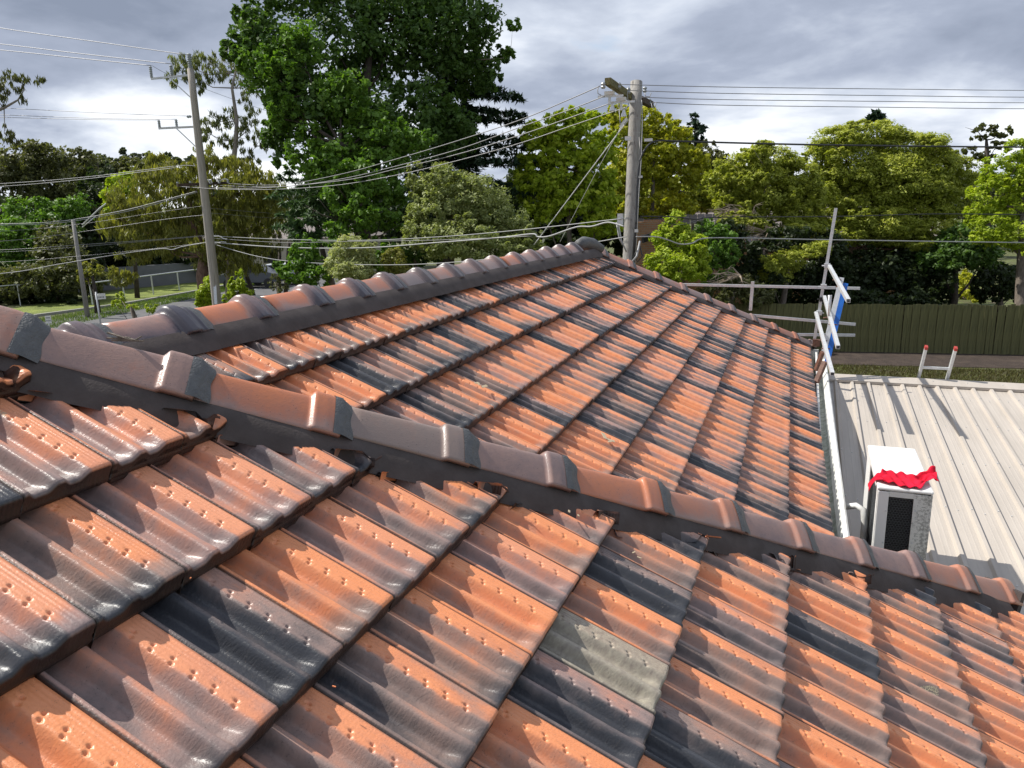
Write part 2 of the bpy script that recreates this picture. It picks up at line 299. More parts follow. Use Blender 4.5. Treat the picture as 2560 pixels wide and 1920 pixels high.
# ------------------------------------------------------------------ the tiled house
TW, G = 0.212799, 0.345
PA_, PB_, YB_ = 0.529399, 0.525011, -0.019964
OA = np.array([-1.459787, 1.246292, -0.526341]); OB = np.array([-2.308601, 0, -0.457146])
EA = np.array([math.cos(PA_), 0, -math.sin(PA_)]); NA = np.array([0, 1.0, 0])
EB = np.array([math.cos(YB_)*math.cos(PB_), -math.sin(YB_)*math.cos(PB_), -math.sin(PB_)]); NB = np.array([math.sin(YB_), math.cos(YB_), 0])
house = thing('tiled_house', 'house under glazed terracotta roof tiles, orange and charcoal, that fills the foreground', 'house', (0, 0, GZ))
HO = np.array([0, 0, GZ])
def sm(x, a, b): t = np.clip((x-a)/(b-a), 0, 1); return t*t*(3-2*t)
def profile(s, endk):
    """surface height over the joint level; endk 0..1 grows towards the tail, where the pans lift."""
    s = np.asarray(s, float)
    p1 = sm(s, 0.03, 0.14)*(1-sm(s, 0.27, 0.39)); p2 = sm(s, 0.42, 0.53)*(1-sm(s, 0.62, 0.75))
    z = -0.0055*(1-sm(s, 0.02, 0.05)) - 0.034*(1-0.45*endk)*p1 - 0.029*(1-0.42*endk)*p2 - 0.0025*(sm(s, 0.36, 0.4)*(1-sm(s, 0.41, 0.45)))
    z = z - 0.0035*sm(s, 0.965, 1.0)
    return z
def tile_grid(S, Y, dimples):
    """top surface + rounded tail + face; returns V,F,UV in tile coordinates (x along course, y up the slope, z out)."""
    SS, YYt = np.meshgrid(S, Y)
    endk = 1-sm(YYt, 0.0, 0.045)
    Z = -0.055*YYt/G + profile(SS, endk)
    # pans round off into the tail
    if dimples:
        for k in range(6):
            yc = 0.052+0.050*k
            for sc_, ph in ((0.752, 0.0), (0.808, 0.006)):
                r2 = ((SS-sc_)*TW/0.0036)**2 + ((YYt-yc-ph)/0.0052)**2
                Z -= 0.0055*np.exp(-r2**1.5)
        for sg in (0.855, 0.895, 0.935): Z -= 0.0013*np.exp(-(((SS-sg)*TW)/0.0016)**2)*sm(YYt, 0.012, 0.03)
    rows = [np.stack([SS*TW, YYt, Z], -1)]
    uvr = [np.stack([SS, YYt/G], -1)]
    z0 = rows[0][-1, :, 2]; y0 = Y[-1]
    r = 0.009
    for th in ((25, 50, 72, 90) if dimples else (45, 90)):
        a = math.radians(th); rows.append(np.stack([S*TW, np.full(len(S), y0 - r*math.sin(a)), z0 - r*(1-math.cos(a))], -1)[None]); uvr.append(np.stack([S, np.full(len(S), -0.06*th/90)], -1)[None])
    yf = y0-r; step = 0.004*((S > 0.44) & (S < 0.985))
    for (dy, zz, tt) in ((0, -0.040, -0.075), (-0.003, -0.043, -0.08), (-0.003, -0.052, -0.1), (0.012, -0.054, -0.12)):
        z = np.minimum(z0-r-0.001, zz-step*(1 if zz < -0.045 else 0)); rows.append(np.stack([S*TW, np.full(len(S), yf+dy), z], -1)[None]); uvr.append(np.stack([S, np.full(len(S), tt)], -1)[None])
    P = np.concatenate(rows, 0); UV = np.concatenate(uvr, 0)
    # side skirts
    L_ = P[:, :1].copy(); L_[..., 2] -= 0.024; R_ = P[:, -1:].copy(); R_[..., 2] -= 0.024
    P = np.concatenate([L_, P, R_], 1); UV = np.concatenate([UV[:, :1]*[0, 1], UV, UV[:, -1:]], 1)
    n, m_ = P.shape[:2]; ii = np.arange(n*m_).reshape(n, m_)
    F = np.stack([ii[1:, :-1], ii[1:, 1:], ii[:-1, 1:], ii[:-1, :-1]], -1).reshape(-1, 4)
    P = P.copy(); P[..., 0] = P[..., 0]*0.982 + 0.002
    return P.reshape(-1, 3), F, UV.reshape(-1, 2)
S_hi = np.unique(np.concatenate([np.linspace(0, 0.72, 44), np.linspace(0.72, 0.84, 17), np.linspace(0.84, 1, 15)]))
Y_hi = np.concatenate([[0.43, 0.40, 0.37], np.linspace(0.345, 0.315, 4)])
ys = set(np.round(np.linspace(0.0, 0.345, 34), 4))
for k in range(6):
    for d in (-0.009, -0.006, -0.003, 0, 0.003, 0.006, 0.009, 0.012): ys.add(round(0.052+0.05*k+d, 4))
Y_hi = np.array(sorted(ys | {0.43, 0.40, 0.37}, reverse=True))
HI = tile_grid(S_hi, Y_hi, True)
S_mid = np.array([0, .02, .035, .07, .1, .14, .2, .25, .3, .35, .385, .41, .44, .48, .53, .58, .63, .68, .72, .75, .78, .82, .9, .97, 1.0])
ymid = [0.43, 0.345, 0.3275]
for k in range(5, -1, -1): ymid += [0.052+0.05*k+0.012, 0.052+0.05*k, 0.052+0.05*k-0.012]
MID = tile_grid(S_mid, np.array(ymid + [0.018, 0.0]), True)
S_lo = np.array([0, .04, .12, .19, .27, .36, .40, .44, .53, .61, .74, .98, 1.0])
LO = tile_grid(S_lo, np.array([0.42, 0.30, 0.06, 0.0]), False)
def tile_mesh(G_): 
    V, F, UV = G_
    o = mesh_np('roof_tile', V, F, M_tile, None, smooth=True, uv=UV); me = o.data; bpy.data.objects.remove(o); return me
def closed(G_):
    V, F, UV = G_; n = len(V); V2 = V - [0, 0, 0.015]; from collections import Counter
    e = Counter(); 
    for f in F.tolist():
        for a, b in zip(f, f[1:]+f[:1]): e[(min(a, b), max(a, b))] += 1
    rim = []
    for f in F.tolist():
        for a, b in zip(f, f[1:]+f[:1]):
            if e[(min(a, b), max(a, b))] == 1: rim.append([b, a, a+n, b+n])
    return np.concatenate([V, V2]), np.concatenate([F, F[:, ::-1]+n, np.array(rim)]), np.concatenate([UV, UV])
ME_HI = tile_mesh(HI); ME_MID = tile_mesh(MID); S_CUT = S_hi[::2] if len(S_hi) % 2 else np.append(S_hi[::2], 1.0)
ME_CUT = tile_mesh(closed(tile_grid(S_CUT, Y_hi[::1], True)))
def tmat(org, E, Nn, v, u, jit=True):
    P = org + E*G*v + Nn*TW*u
    n = np.cross(E, Nn); X, Y, Z = Nn.copy(), -E, n
    if jit:
        P = P + n*random.uniform(-0.0015, 0.002) + E*random.uniform(-0.003, 0.003); a = random.uniform(-0.006, 0.006)
        X, Y = X*math.cos(a)+Y*math.sin(a), -X*math.sin(a)+Y*math.cos(a)
    return P, X, Y, Z
far = dict(V=[], F=[], UV=[], tone=[], nose=[], hue=[], rnd=[], n=0)
def add_far(P, X, Y, Z, tone, nose, hue, keep=None, G_=None):
    V, F, UV = G_ or LO
    W = P + V[:, :1]*X + V[:, 1:2]*Y + V[:, 2:3]*Z - HO
    if keep is not None:
        k = keep(W + HO)
        if not k.any(): return
        if not k.all(): W, F, UV = cut_np(W + HO, F, UV, keep); W = W - HO
    n = len(W); far['V'].append(W); far['F'].append(np.asarray(F)+far['n']); far['UV'].append(UV); far['n'] += n; r = random.random()
    for q, val in (('tone', tone), ('nose', nose), ('hue', hue), ('rnd', r)): far[q].append(np.full(n, val))
def cut_np(W, F, UV, keep):
    k = keep(W); f = F[k[F].all(1)]
    return W, f, UV
def planes_keep(planes):
    def f(W):
        ok = np.ones(len(W), bool)
        for n, c in planes: ok &= (W@np.array(n) <= c)
        return ok
    return f
def cut_mesh(src, mat, planes):
    bm = bmesh.new(); bm.from_mesh(src)
    inv = mat.inverted()
    for n, c in planes:
        n = np.array(n, float); p0 = n*c/(n@n)
        r_ = bmesh.ops.bisect_plane(bm, geom=bm.verts[:]+bm.edges[:]+bm.faces[:], plane_co=inv@Vector(p0), plane_no=(inv.to_3x3()@Vector(n)), clear_outer=True)
        ce = [g_ for g_ in r_['geom_cut'] if isinstance(g_, bmesh.types.BMEdge)]
        if ce and src == ME_CUT: bmesh.ops.triangle_fill(bm, edges=ce, use_beauty=True, use_dissolve=False)
        elif ce:
            x_ = bmesh.ops.extrude_edge_only(bm, edges=ce); nv = [g_ for g_ in x_['geom'] if isinstance(g_, bmesh.types.BMVert)]
            for v_ in nv: v_.co.z -= 0.030
    if not bm.faces: bm.free(); return None
    me = bpy.data.meshes.new('roof_tile'); bm.to_mesh(me); bm.free(); me.materials.append(M_tile) if not me.materials else None
    return me
def put_tile(P, X, Y, Z, me, tone, nose, hue, planes=()):
    mw = Matrix(((X[0],Y[0],Z[0],P[0]),(X[1],Y[1],Z[1],P[1]),(X[2],Y[2],Z[2],P[2]),(0,0,0,1)))
    cor = [P + X*a + Y*b for a in (0, TW) for b in (-0.01, 0.43)]
    need = [pl for pl in planes if any(np.array(pl[0])@c > pl[1] for c in cor)]
    if need:
        if all(any(np.array(pl[0])@c > pl[1] for pl in planes) for c in cor) and any(all(np.array(pl[0])@c > pl[1] for c in cor) for pl in need): return False
        me2 = cut_mesh(ME_CUT if me == ME_HI else me, mw, need)
        if me2 is None: return False
        me = me2
    o = bpy.data.objects.new('roof_tile', me); link(o, house); o.matrix_parent_inverse = Matrix.Identity(4)
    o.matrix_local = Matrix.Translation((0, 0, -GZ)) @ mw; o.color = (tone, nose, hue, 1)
    return True
HC = 3.0156                                   # hip: y - x in plan, on the line where the pointing meets the tiles
hip_n = np.array([-1.0, 1.0, 0])
TA = {(-1,-1):(.12,.1,.1),(0,-2):(.30,.5,.6),(0,-1):(.26,.35,.7),(0,0):(.2,.2,.3),(1,-3):(.36,1,.7),(1,-2):(.46,.6,.3),(1,-1):(.34,.2,.7),(1,0):(.25,.6,.7),(1,1):(.44,.3,.6),(1,2):(.58,.3,.5),
 (2,-4):(.10,.2,.0),(2,-3):(.42,.3,.6),(2,-2):(.86,.1,.4),(2,-1):(.18,.55,.2),(2,0):(.26,.5,.6),(2,1):(.30,.6,.5),(2,2):(.24,.8,.2),(2,3):(.26,.1,.1),
 (3,-2):(.50,.3,.4),(3,-1):(.58,.1,.3),(3,0):(.38,.5,.2),(3,1):(.12,.25,.1),(3,2):(.32,.3,.7),(3,3):(.14,.5,.1),(3,4):(.22,.4,.5),(3,5):(.3,.2,.1),
 (4,-2):(.5,.2,.2),(4,-1):(.26,.3,.1),(4,0):(.80,.1,.6),(4,1):(.45,.1,.99),(4,2):(.24,.35,.1),(4,3):(.98,.1,.4),(4,4):(.40,.2,.1),(4,5):(.66,.3,.3),(4,6):(.25,.1,.1),
 (5,0):(.3,.3,.1),(5,1):(.96,.1,.3),(5,2):(.40,.1,.1),(5,3):(.50,.1,.2),(5,4):(.55,.2,.6),(5,5):(.15,.4,.1),(5,6):(.42,.4,.2),(5,7):(.52,.1,.3),(5,8):(.5,.1,.2),
 (6,2):(.14,.2,.0),(6,3):(.38,.2,.1),(6,4):(.30,.3,.1),(6,5):(.95,.1,.3),(6,6):(.14,.2,.1),(6,7):(.50,.2,.3),(6,8):(.16,.1,.0),
 (7,3):(.12,.1,.0),(7,4):(.10,.1,.0),(7,5):(.50,.2,.4),(7,6):(.45,.2,.2),(7,7):(.26,.2,.1),(7,8):(.22,1,.1),(7,9):(.42,.2,.2),
 (8,6):(.15,.1,.1),(8,7):(.22,.2,.1),(8,8):(.34,.3,.5),(8,9):(.60,.2,.4),(8,10):(.2,.2,.1)}
VA = {0:(.0284,.594),1:(1.0014,.130),2:(1.9989,.621),3:(2.9919,.218),4:(3.9587,.709),5:(4.9589,.341),6:(5.9877,.832),7:(7.0684,.388),8:(8.06,.90),9:(8.98,.42)}
def rand_tone():
    r = random.random()
    if r < .42: t = random.uniform(.10, .30)
    elif r < .76: t = random.uniform(.38, .62)
    else: t = random.uniform(.74, .98)
    return t, random.choice((.1, .2, .3, .5, .9)), random.choice((0, .1, .2, .4, .6, .7))
EAVE_AX = 1.17
n_tiles = 0
for c in range(-8, 10):
    v, ph = VA.get(c, (c+0.0, (0.594+0.5*c) % 1))
    if c == 9: v = (EAVE_AX-OA[0])/(G*math.cos(PA_))
    umax = (HC+(OA+EA*G*v)[0]+0.35)/TW - OA[1]/TW + 2
    for i in range(-11, int(umax)+1):
        P, X, Y, Z = tmat(OA, EA, NA, v, i+ph)
        q0 = P[1]-P[0]
        if q0 > HC-0.045: continue
        tone = TA.get((c, i)) or rand_tone()
        seen = False
        for (a, b) in ((0, 0), (TW, 0), (0, .345), (TW, .345), (TW/2, .17)):
            w_ = P+X*a+Y*b; z = w_@fw
            if z > 0.25:
                pxx = 1280+FPX*(w_@RT)/z; pyy = 960-FPX*(w_@UP)/z
                if -120 < pxx < 2680 and 500 < pyy < 2000: seen = True
        yb_ = (OA+EA*G*v)[0]+HC-random.uniform(0.035, 0.06); planes = [(hip_n, HC-0.010), (np.array([0, 1.0, 0]), yb_)]
        if seen and c >= -1:
            if put_tile(P, X, Y, Z, ME_HI, *tone, planes=planes): n_tiles += 1
        elif P[0] > -3.05: add_far(P, X, Y, Z, *tone, keep=planes_keep(planes))
# --- plane B (the lower wing), nearest tiles first
DB = [-.0103,-.0192,.0191,.0026,.0135,.0104,-.0031,.0122,-.0251]
bh0 = np.array([-2.48407972, 8.78843351, -0.45714585]); bhd = np.array([1, 1.04074764, -0.59115388])
hb_n = np.array([-bhd[1], bhd[0], 0]); hb_c = hb_n@bh0 - 0.004
RX = -2.47
# valley with the hidden slope of the near wing
zC0, yC0 = 0.065, 0.545
val_n = None
cands = []
for c in range(1, 10):
    v = c+DB[c-1]
    if c == 9: v = 8.93
    for i in range(4, 60):
        u = i + (0.0 if c % 2 else 0.5) + random.uniform(-.012, .012)
        P, X, Y, Z = tmat(OB, EB, NB, v, u)
        if hb_n@P > hb_c-0.045: continue
        yv = yC0 + (zC0-P[2])/0.585                     # valley line
        if P[1] < yv-0.35: continue
        cands.append((P@fw, P, X, Y, Z, yv))
cands.sort(key=lambda t: t[0])
vis = 0
val = (np.array([0.99, -1.0, 0]), 0.99*RX-1.43+0.12)
for D_, P, X, Y, Z, yv in cands:
    tn = rand_tone(); planes = [(hb_n, hb_c), (np.array([-1.0, 0, 0]), -RX+0.04), val]
    hidden = (P[1]-P[0]) < HC+0.15 and P[1] < 3.0 and False
    if n_tiles < 300:
        me = ME_HI if D_ < 4.2 else ME_MID
        if put_tile(P, X, Y, Z, me, *tn, planes=planes): n_tiles += 1
    else: add_far(P, X, Y, Z, *tn, keep=planes_keep(planes), G_=MID)
# --- hidden slopes: north slopes of both wings, west slope of the lower wing
def slope(org, E, Nn, vr, ur, planes):
    kf = planes_keep(planes)
    for c in range(*vr):
        for i in range(*ur):
            P, X, Y, Z = tmat(org, E, Nn, c, i+(.5 if c % 2 else 0)); add_far(P, X, Y, Z, *rand_tone(), keep=kf)
ts = 0.585; ln = math.hypot(1, ts)
EC = np.array([0, 1/ln, -ts/ln]); NC = np.array([-1.0, 0, 0])
slope(np.array([1.2, -0.30, zC0+0.845*ts-0.02]), EC, NC, (0, 13), (0, 22), [(-hip_n, -HC+0.10), (-val[0], -val[1]+0.2), (np.array([0, 1.0, 0]), 4.2)])
EW = np.array([-math.cos(PB_), 0, -math.sin(PB_)]); NW = np.array([0, -1.0, 0])
slope(np.array([RX-0.10, 11.7, -0.53]), EW, NW, (1, 9), (0, 50), [(np.array([1.0, 1.0, 0]), RX+8.9), (np.array([1.0, 0, 0]), RX-0.03)])
EN = np.array([0, math.cos(PB_), -math.sin(PB_)]); NN_ = np.array([-1.0, 0, 0])
slope(np.array([0.25, 8.75-0.0, -0.47]), EN, NN_, (1, 10), (0, 26), [(-hb_n, -hb_c-0.02), (np.array([-1.0, -1.0, 0]), -RX-8.9)])
ft = mesh_np('far_roof_tiles', np.concatenate(far['V']), np.concatenate(far['F']), M_tile_far, house, smooth=True,
             attrs={k: np.concatenate(far[k]) for k in ('tone', 'nose', 'hue', 'rnd')}, uv=np.concatenate(far['UV']))
ft['kind'] = 'stuff'
# roof deck under the tiles, so no light leaks through the joints
def deck(org, E, Nn, v0, v1, u0, u1, clip):
    n = np.cross(E, Nn); n = n*np.sign(n[2]); pts = [org+E*G*v+Nn*TW*u-n*0.125 for v, u in ((v0,u0),(v1,u0),(v1,u1),(v0,u1))]
    bm = bmesh.new(); bm.faces.new([bm.verts.new(Vector(p)) for p in pts])
    for nn, c in clip:
        nn = np.array(nn, float); bmesh.ops.bisect_plane(bm, geom=bm.verts[:]+bm.edges[:]+bm.faces[:], plane_co=Vector(nn*c/(nn@nn)), plane_no=Vector(nn), clear_outer=True)
    me = bpy.data.meshes.new('roof_deck'); bm.to_mesh(me); bm.free(); me.materials.append(M_black); o = bpy.data.objects.new('roof_deck', me); link(o, house); o.location = -HO
deck(OA, EA, NA, -9, 8.6, -20, 16, [(hip_n, HC+0.10)])
deck(OB, EB, NB, 0, 8.8, 4, 60, [(hb_n, hb_c+0.08)])
# --- capping
def cap_mesh(nl, nc, ridge):
    """one cap: t along the axis (0 head .. tail at L), collar near the tail."""
    L_ = 0.425; T = np.unique(np.concatenate([np.linspace(0, 0.24, 5), np.linspace(0.25, 0.41, nl*2), [0.418, L_]]))
    Q = np.linspace(-1, 1, nc); V = []; UV = []
    hw, hh = (0.110, 0.084) if ridge else (0.086, 0.070)
    for t in T:
        b = 0.004*t/0.4 if ridge else 0.017*t/0.4-0.009
        if ridge: lift = 0.004+0.026*sm(t, 0.285, 0.312)*(1-0.62*sm(t, 0.345, 0.395))+0.005*math.exp(-((t-0.272)/0.006)**2)+0.004*math.exp(-((t-0.402)/0.006)**2)
        else: lift = 0.003+0.017*sm(t, 0.325, 0.342) - 0.002*sm(t, 0.375, 0.40)
        if t > 0.415: lift -= 0.006*(t-0.415)/0.01
        for q in Q:
            ka = 0.022 if ridge else 0.012; aq = math.sqrt(q*q+ka) - math.sqrt(ka); aq /= (math.sqrt(1+ka)-math.sqrt(ka))
            bulge = (0.010 if ridge else 0.004)*math.sin(math.pi*min(1, abs(q)))
            x = q*(hw+b+lift*0.75); z = hh*(1-aq)+bulge+lift*(0.25+0.9*(1-abs(q)*0.55))+(0 if ridge else 0.010*t/0.4-0.006-0.010*abs(q)*t/0.4)
            V.append((x, t, z)); UV.append((abs(q), t))
    n, m_ = len(T), len(Q); ii = np.arange(n*m_).reshape(n, m_)
    F = np.stack([ii[:-1, :-1], ii[:-1, 1:], ii[1:, 1:], ii[1:, :-1]], -1).reshape(-1, 4).tolist()
    # inner skin for thickness
    b = len(V); V += [(x*0.90, t, z-0.014) for x, t, z in V[:]]; UV += UV[:]
    F += [[i+b for i in f[::-1]] for f in F]
    for k in range(m_-1): F.append([ii[-1, k]+0, ii[-1, k+1], ii[-1, k+1]+b, ii[-1, k]+b]); F.append([ii[0, k+1], ii[0, k], ii[0, k]+b, ii[0, k+1]+b])
    for k in range(n-1): F.append([ii[k, 0], ii[k+1, 0], ii[k+1, 0]+b, ii[k, 0]+b]); F.append([ii[k+1, -1], ii[k, -1], ii[k, -1]+b, ii[k+1, -1]+b])
    return V, F, UV
def cap_material():
    m, nt, p, out = newmat('glazed_capping'); L = nt.links.new
    oi = N(nt, 'ShaderNodeObjectInfo'); s3 = N(nt, 'ShaderNodeSeparateColor'); L(oi.outputs['Color'], s3.inputs[0])
    uvn = N(nt, 'ShaderNodeUVMap'); sp = N(nt, 'ShaderNodeSeparateXYZ'); L(uvn.outputs[0], sp.inputs[0])
    tc = N(nt, 'ShaderNodeTexCoord'); mv = N(nt, 'ShaderNodeVectorMath', operation='ADD'); L(tc.outputs['Object'], mv.inputs[0])
    cx = N(nt, 'ShaderNodeCombineXYZ'); L(math2(nt, 'MULTIPLY', oi.outputs['Random'], 50.0), cx.inputs[0]); L(cx.outputs[0], mv.inputs[1])
    big = N(nt, 'ShaderNodeTexNoise', i_Scale=6.0, i_Detail=4.0); L(mv.outputs[0], big.inputs['Vector'])
    mid = N(nt, 'ShaderNodeTexNoise', i_Scale=60.0, i_Detail=5.0, i_Roughness=0.65); L(mv.outputs[0], mid.inputs['Vector'])
    mp = N(nt, 'ShaderNodeMapping'); mp.inputs['Scale'].default_value = (1, 0.35, 1); L(mv.outputs[0], mp.inputs[0])
    fine = N(nt, 'ShaderNodeTexNoise', i_Scale=330.0, i_Detail=3.0); L(mp.outputs[0], fine.inputs['Vector'])
    v = math2(nt, 'ADD', s3.outputs[0], math2(nt, 'MULTIPLY', math2(nt, 'SUBTRACT', big.outputs[0], 0.5), 0.7))
    v = math2(nt, 'ADD', v, math2(nt, 'MULTIPLY', math2(nt, 'SUBTRACT', mid.outputs[0], 0.5), 0.25))
    v = math2(nt, 'ADD', v, math2(nt, 'MULTIPLY', math2(nt, 'MULTIPLY', math2(nt, 'POWER', sp.outputs[0], 3.0), s3.outputs[1]), 0.65))
    cm1 = N(nt, 'ShaderNodeMapRange', clamp=True); L(sp.outputs[1], cm1.inputs[0]); cm1.inputs[1].default_value = 0.245; cm1.inputs[2].default_value = 0.31
    v = math2(nt, 'ADD', v, math2(nt, 'MULTIPLY', cm1.outputs[0], math2(nt, 'MULTIPLY', math2(nt, 'SUBTRACT', 1.0, oi.outputs['Alpha']), 0.62)))
    r = N(nt, 'ShaderNodeValToRGB'); L(v, r.inputs[0]); e = r.color_ramp.elements
    e[0].position = 0.10; e[0].color = (0.60, 0.20, 0.085, 1); e[1].position = 1.0; e[1].color = (0.06, 0.055, 0.07, 1)
    for q, cc in ((0.32, (0.48, 0.185, 0.11)), (0.5, (0.37, 0.225, 0.185)), (0.72, (0.22, 0.15, 0.145))): k = e.new(q); k.color = (*cc, 1)
    kh = N(nt, 'ShaderNodeMixRGB'); L(s3.outputs[2], kh.inputs[0]); L(r.outputs[0], kh.inputs[1]); kh.inputs[2].default_value = (0.27, 0.215, 0.185, 1)
    vo = N(nt, 'ShaderNodeTexVoronoi', i_Scale=160.0); L(mv.outputs[0], vo.inputs['Vector'])
    sk = math2(nt, 'MULTIPLY', math2(nt, 'LESS_THAN', vo.outputs['Distance'], 0.16), math2(nt, 'GREATER_THAN', mid.outputs[0], 0.56))
    sp2 = N(nt, 'ShaderNodeMixRGB'); L(sk, sp2.inputs[0]); L(kh.outputs[0], sp2.inputs[1]); sp2.inputs[2].default_value = (0.06, 0.04, 0.035, 1)
    L(sp2.outputs[0], p.inputs['Base Color']); p.inputs['Roughness'].default_value = 0.34; p.inputs['Specular IOR Level'].default_value = 0.6
    h = math2(nt, 'ADD', math2(nt, 'MULTIPLY', mid.outputs[0], 0.6), math2(nt, 'MULTIPLY', fine.outputs[0], 0.7))
    b = N(nt, 'ShaderNodeBump', i_Strength=0.34, i_Distance=0.003); L(h, b.inputs['Height']); L(b.outputs[0], p.inputs['Normal'])
    return m
M_cap = cap_material()
def cap_me(nl, nc, ridge, name):
    V, F, UV = cap_mesh(nl, nc, ridge); o = mesh_np(name, V, F, M_cap, None, smooth=True, uv=UV); me = o.data; bpy.data.objects.remove(o); return me
ME_HIP, ME_RIDGE = cap_me(16, 33, False, 'hip_cap'), cap_me(16, 33, True, 'ridge_cap')
def wedge_mesh(ridge):
    """band of pointing that seals the tail of one cap onto the next."""
    T = np.array([0.400, 0.4255, 0.434, 0.456, 0.466]); V = []; Q = np.linspace(-1.0, 1.0, 33)
    amp = [0.0145, 0.014, 0.011, 0.002, -0.002] if not ridge else [0.013, 0.011, 0.009, 0.0015, -0.002]
    hw, hh = (0.110, 0.084) if ridge else (0.086, 0.070)
    for t, l in zip(T, amp):
        lift = 0.003 + l*1.15
        for q in Q:
            ka = 0.022 if ridge else 0.012; aq = (math.sqrt(q*q+ka)-math.sqrt(ka))/(math.sqrt(1+ka)-math.sqrt(ka)); bulge = (0.010 if ridge else 0.004)*math.sin(math.pi*min(1, abs(q)))
            wv = 0.004*math.sin(q*9+t*40)*(t > 0.43)
            V.append((q*(hw+(0 if ridge else 0.008)+lift*0.8), t+wv, hh*(1-aq)+bulge+lift*(0.25+0.9*(1-abs(q)*0.55))+(0 if ridge else 0.004-0.010*abs(q))))
    n, m_ = len(T), len(Q); ii = np.arange(n*m_).reshape(n, m_)
    return V, np.stack([ii[:-1, :-1], ii[:-1, 1:], ii[1:, 1:], ii[1:, :-1]], -1).reshape(-1, 4)
WV, WF = wedge_mesh(False); o = mesh_np('pointing_band', WV, WF, M_mortar_l, None, smooth=True); ME_WH = o.data; bpy.data.objects.remove(o)
WV, WF = wedge_mesh(True); o = mesh_np('pointing_band', WV, WF, M_mortar_l, None, smooth=True); ME_WR = o.data; bpy.data.objects.remove(o)
def put_cap(me, P, axis, col, wed, flip=1, sj=0.01, al=1.0):
    a = np.array(axis, float); a /= np.linalg.norm(a); b = np.cross(a, (0, 0, 1.0)); b /= np.linalg.norm(b); c = np.cross(b, a)
    a2 = a + b*random.uniform(-sj, sj) + c*random.uniform(-sj, sj); a2 /= np.linalg.norm(a2); b = np.cross(a2, c); b /= np.linalg.norm(b); c = np.cross(b, a2); a = a2
    P = P + c*random.uniform(-0.003, 0.003)
    mw = Matrix(((b[0],a[0],c[0],P[0]),(b[1],a[1],c[1],P[1]),(b[2],a[2],c[2],P[2]),(0,0,0,1)))
    o = bpy.data.objects.new(me.name.split('.')[0], me); link(o, house); o.matrix_local = Matrix.Translation((0, 0, -GZ)) @ mw; o.color = (*col, al)
    if wed is not None:
        w = bpy.data.objects.new('pointing_band', wed); link(w, o)
    return o
# near hip: collars read off the photograph at 0.40 m spacing
hax = np.array([1, 1, -0.5855]); hlen = np.linalg.norm(hax)
def hipA_pt(s, off=-0.105, h=0.0):           # s = x offset from the reference point
    return np.array([-1.45979+s+off/math.sqrt(2), 1.55581+s-off/math.sqrt(2), -0.52634-0.5855*s+h])
ss = [-0.117-0.27*4, -0.117-0.27*3, -0.117-0.27*2, -0.117-0.27, -0.117, 0.156, 0.442, 0.703, 0.988, 1.250, 1.520, 1.786, 2.042, 2.31]
capcols = [(.2,.3,0),(.3,.3,0),(.3,.3,0),(.5,.1,.2),(.48,.15,.10),(.20,.55,.05),(.50,.1,.75),(.60,.1,.12),(.20,.3,.05),(.28,.5,.25),(.50,.2,.05),(.55,.1,.05),(.56,.1,0),(.22,.3,.25)]
for s, cc in zip(ss, capcols):
    hgt = 0.013+0.013*np.clip(s/0.8, 0, 1)
    P = hipA_pt(s, h=hgt) - hax/hlen*0.345
    put_cap(ME_HIP, P, hax, cc, ME_WH)
put_cap(ME_HIP, hipA_pt(2.565, h=0.020)-hax/hlen*0.345, hax, (.18,.2,.35), None)
# ridge of the lower wing
ry = [1.15, 1.53, 1.911, 2.36, 2.80, 3.267, 3.676, 4.07, 4.51, 4.957, 5.38, 5.84, 6.325, 6.76, 7.24, 7.67, 8.16]
rcols = [(.6,.2,0),(.55,.3,0),(.62,.2,.0),(.46,1,0),(.16,.5,0),(.22,.9,0),(.24,.8,0),(.3,.6,.1),(.66,.2,.3),(.40,.2,.25),(.6,.1,.2),(.56,.1,.2),(.2,.3,.0),(.5,.1,.1),(.58,.1,.1),(.54,.1,.1),(.46,.2,.2)]
for y, cc in zip(ry, rcols):
    put_cap(ME_RIDGE, np.array([RX+0.02*(8-y)*0.02, y-0.345, -0.465]), (0, 1, 0), cc, ME_WR, al=0.0 if cc[0] < .5 else .5)
# far hip
fh = bhd/np.linalg.norm(bhd); fn = np.array([bhd[1], -bhd[0], 0]); fn /= np.linalg.norm(fn)
for k, s in enumerate([0.159, 0.439, 0.72, 1.013, 1.294, 1.585, 1.863, 2.134, 2.421, 2.66]):
    P = bh0+bhd*s - fn*0.105 + np.array([0, 0, 0.018]) - fh*0.345
    put_cap(ME_HIP, P, bhd, ((.45,.2,.3),(.3,.3,.1),(.3,.3,.2),(.4,.3,.1),(.5,.2,.2),(.45,.2,.2),(.5,.2,.3),(.3,.2,.1),(.3,.2,.1),(.6,.2,.3))[k], None if k == 9 else ME_WH)
fh2 = np.array([-bhd[0], bhd[1], bhd[2]])
for k in range(9): put_cap(ME_HIP, np.array([RX-0.05, 8.85, -0.40]) + fh2*(0.02+0.28*k), fh2, (.4, .3, .1), ME_WH)
# crown pad of pointing at the ridge end
mb = MB(HO); 
for k in range(7):
    a0, a1 = math.pi*k/3.5, math.pi*(k+1)/3.5
mb.tube([(RX, 8.42, -0.385), (RX, 8.62, -0.372), (RX+0.07, 8.76, -0.40), (RX+0.16, 8.86, -0.46)], [0.06, 0.075, 0.075, 0.05], 14)
mb.build('pointing_band', M_mortar_l, house, smooth=True)
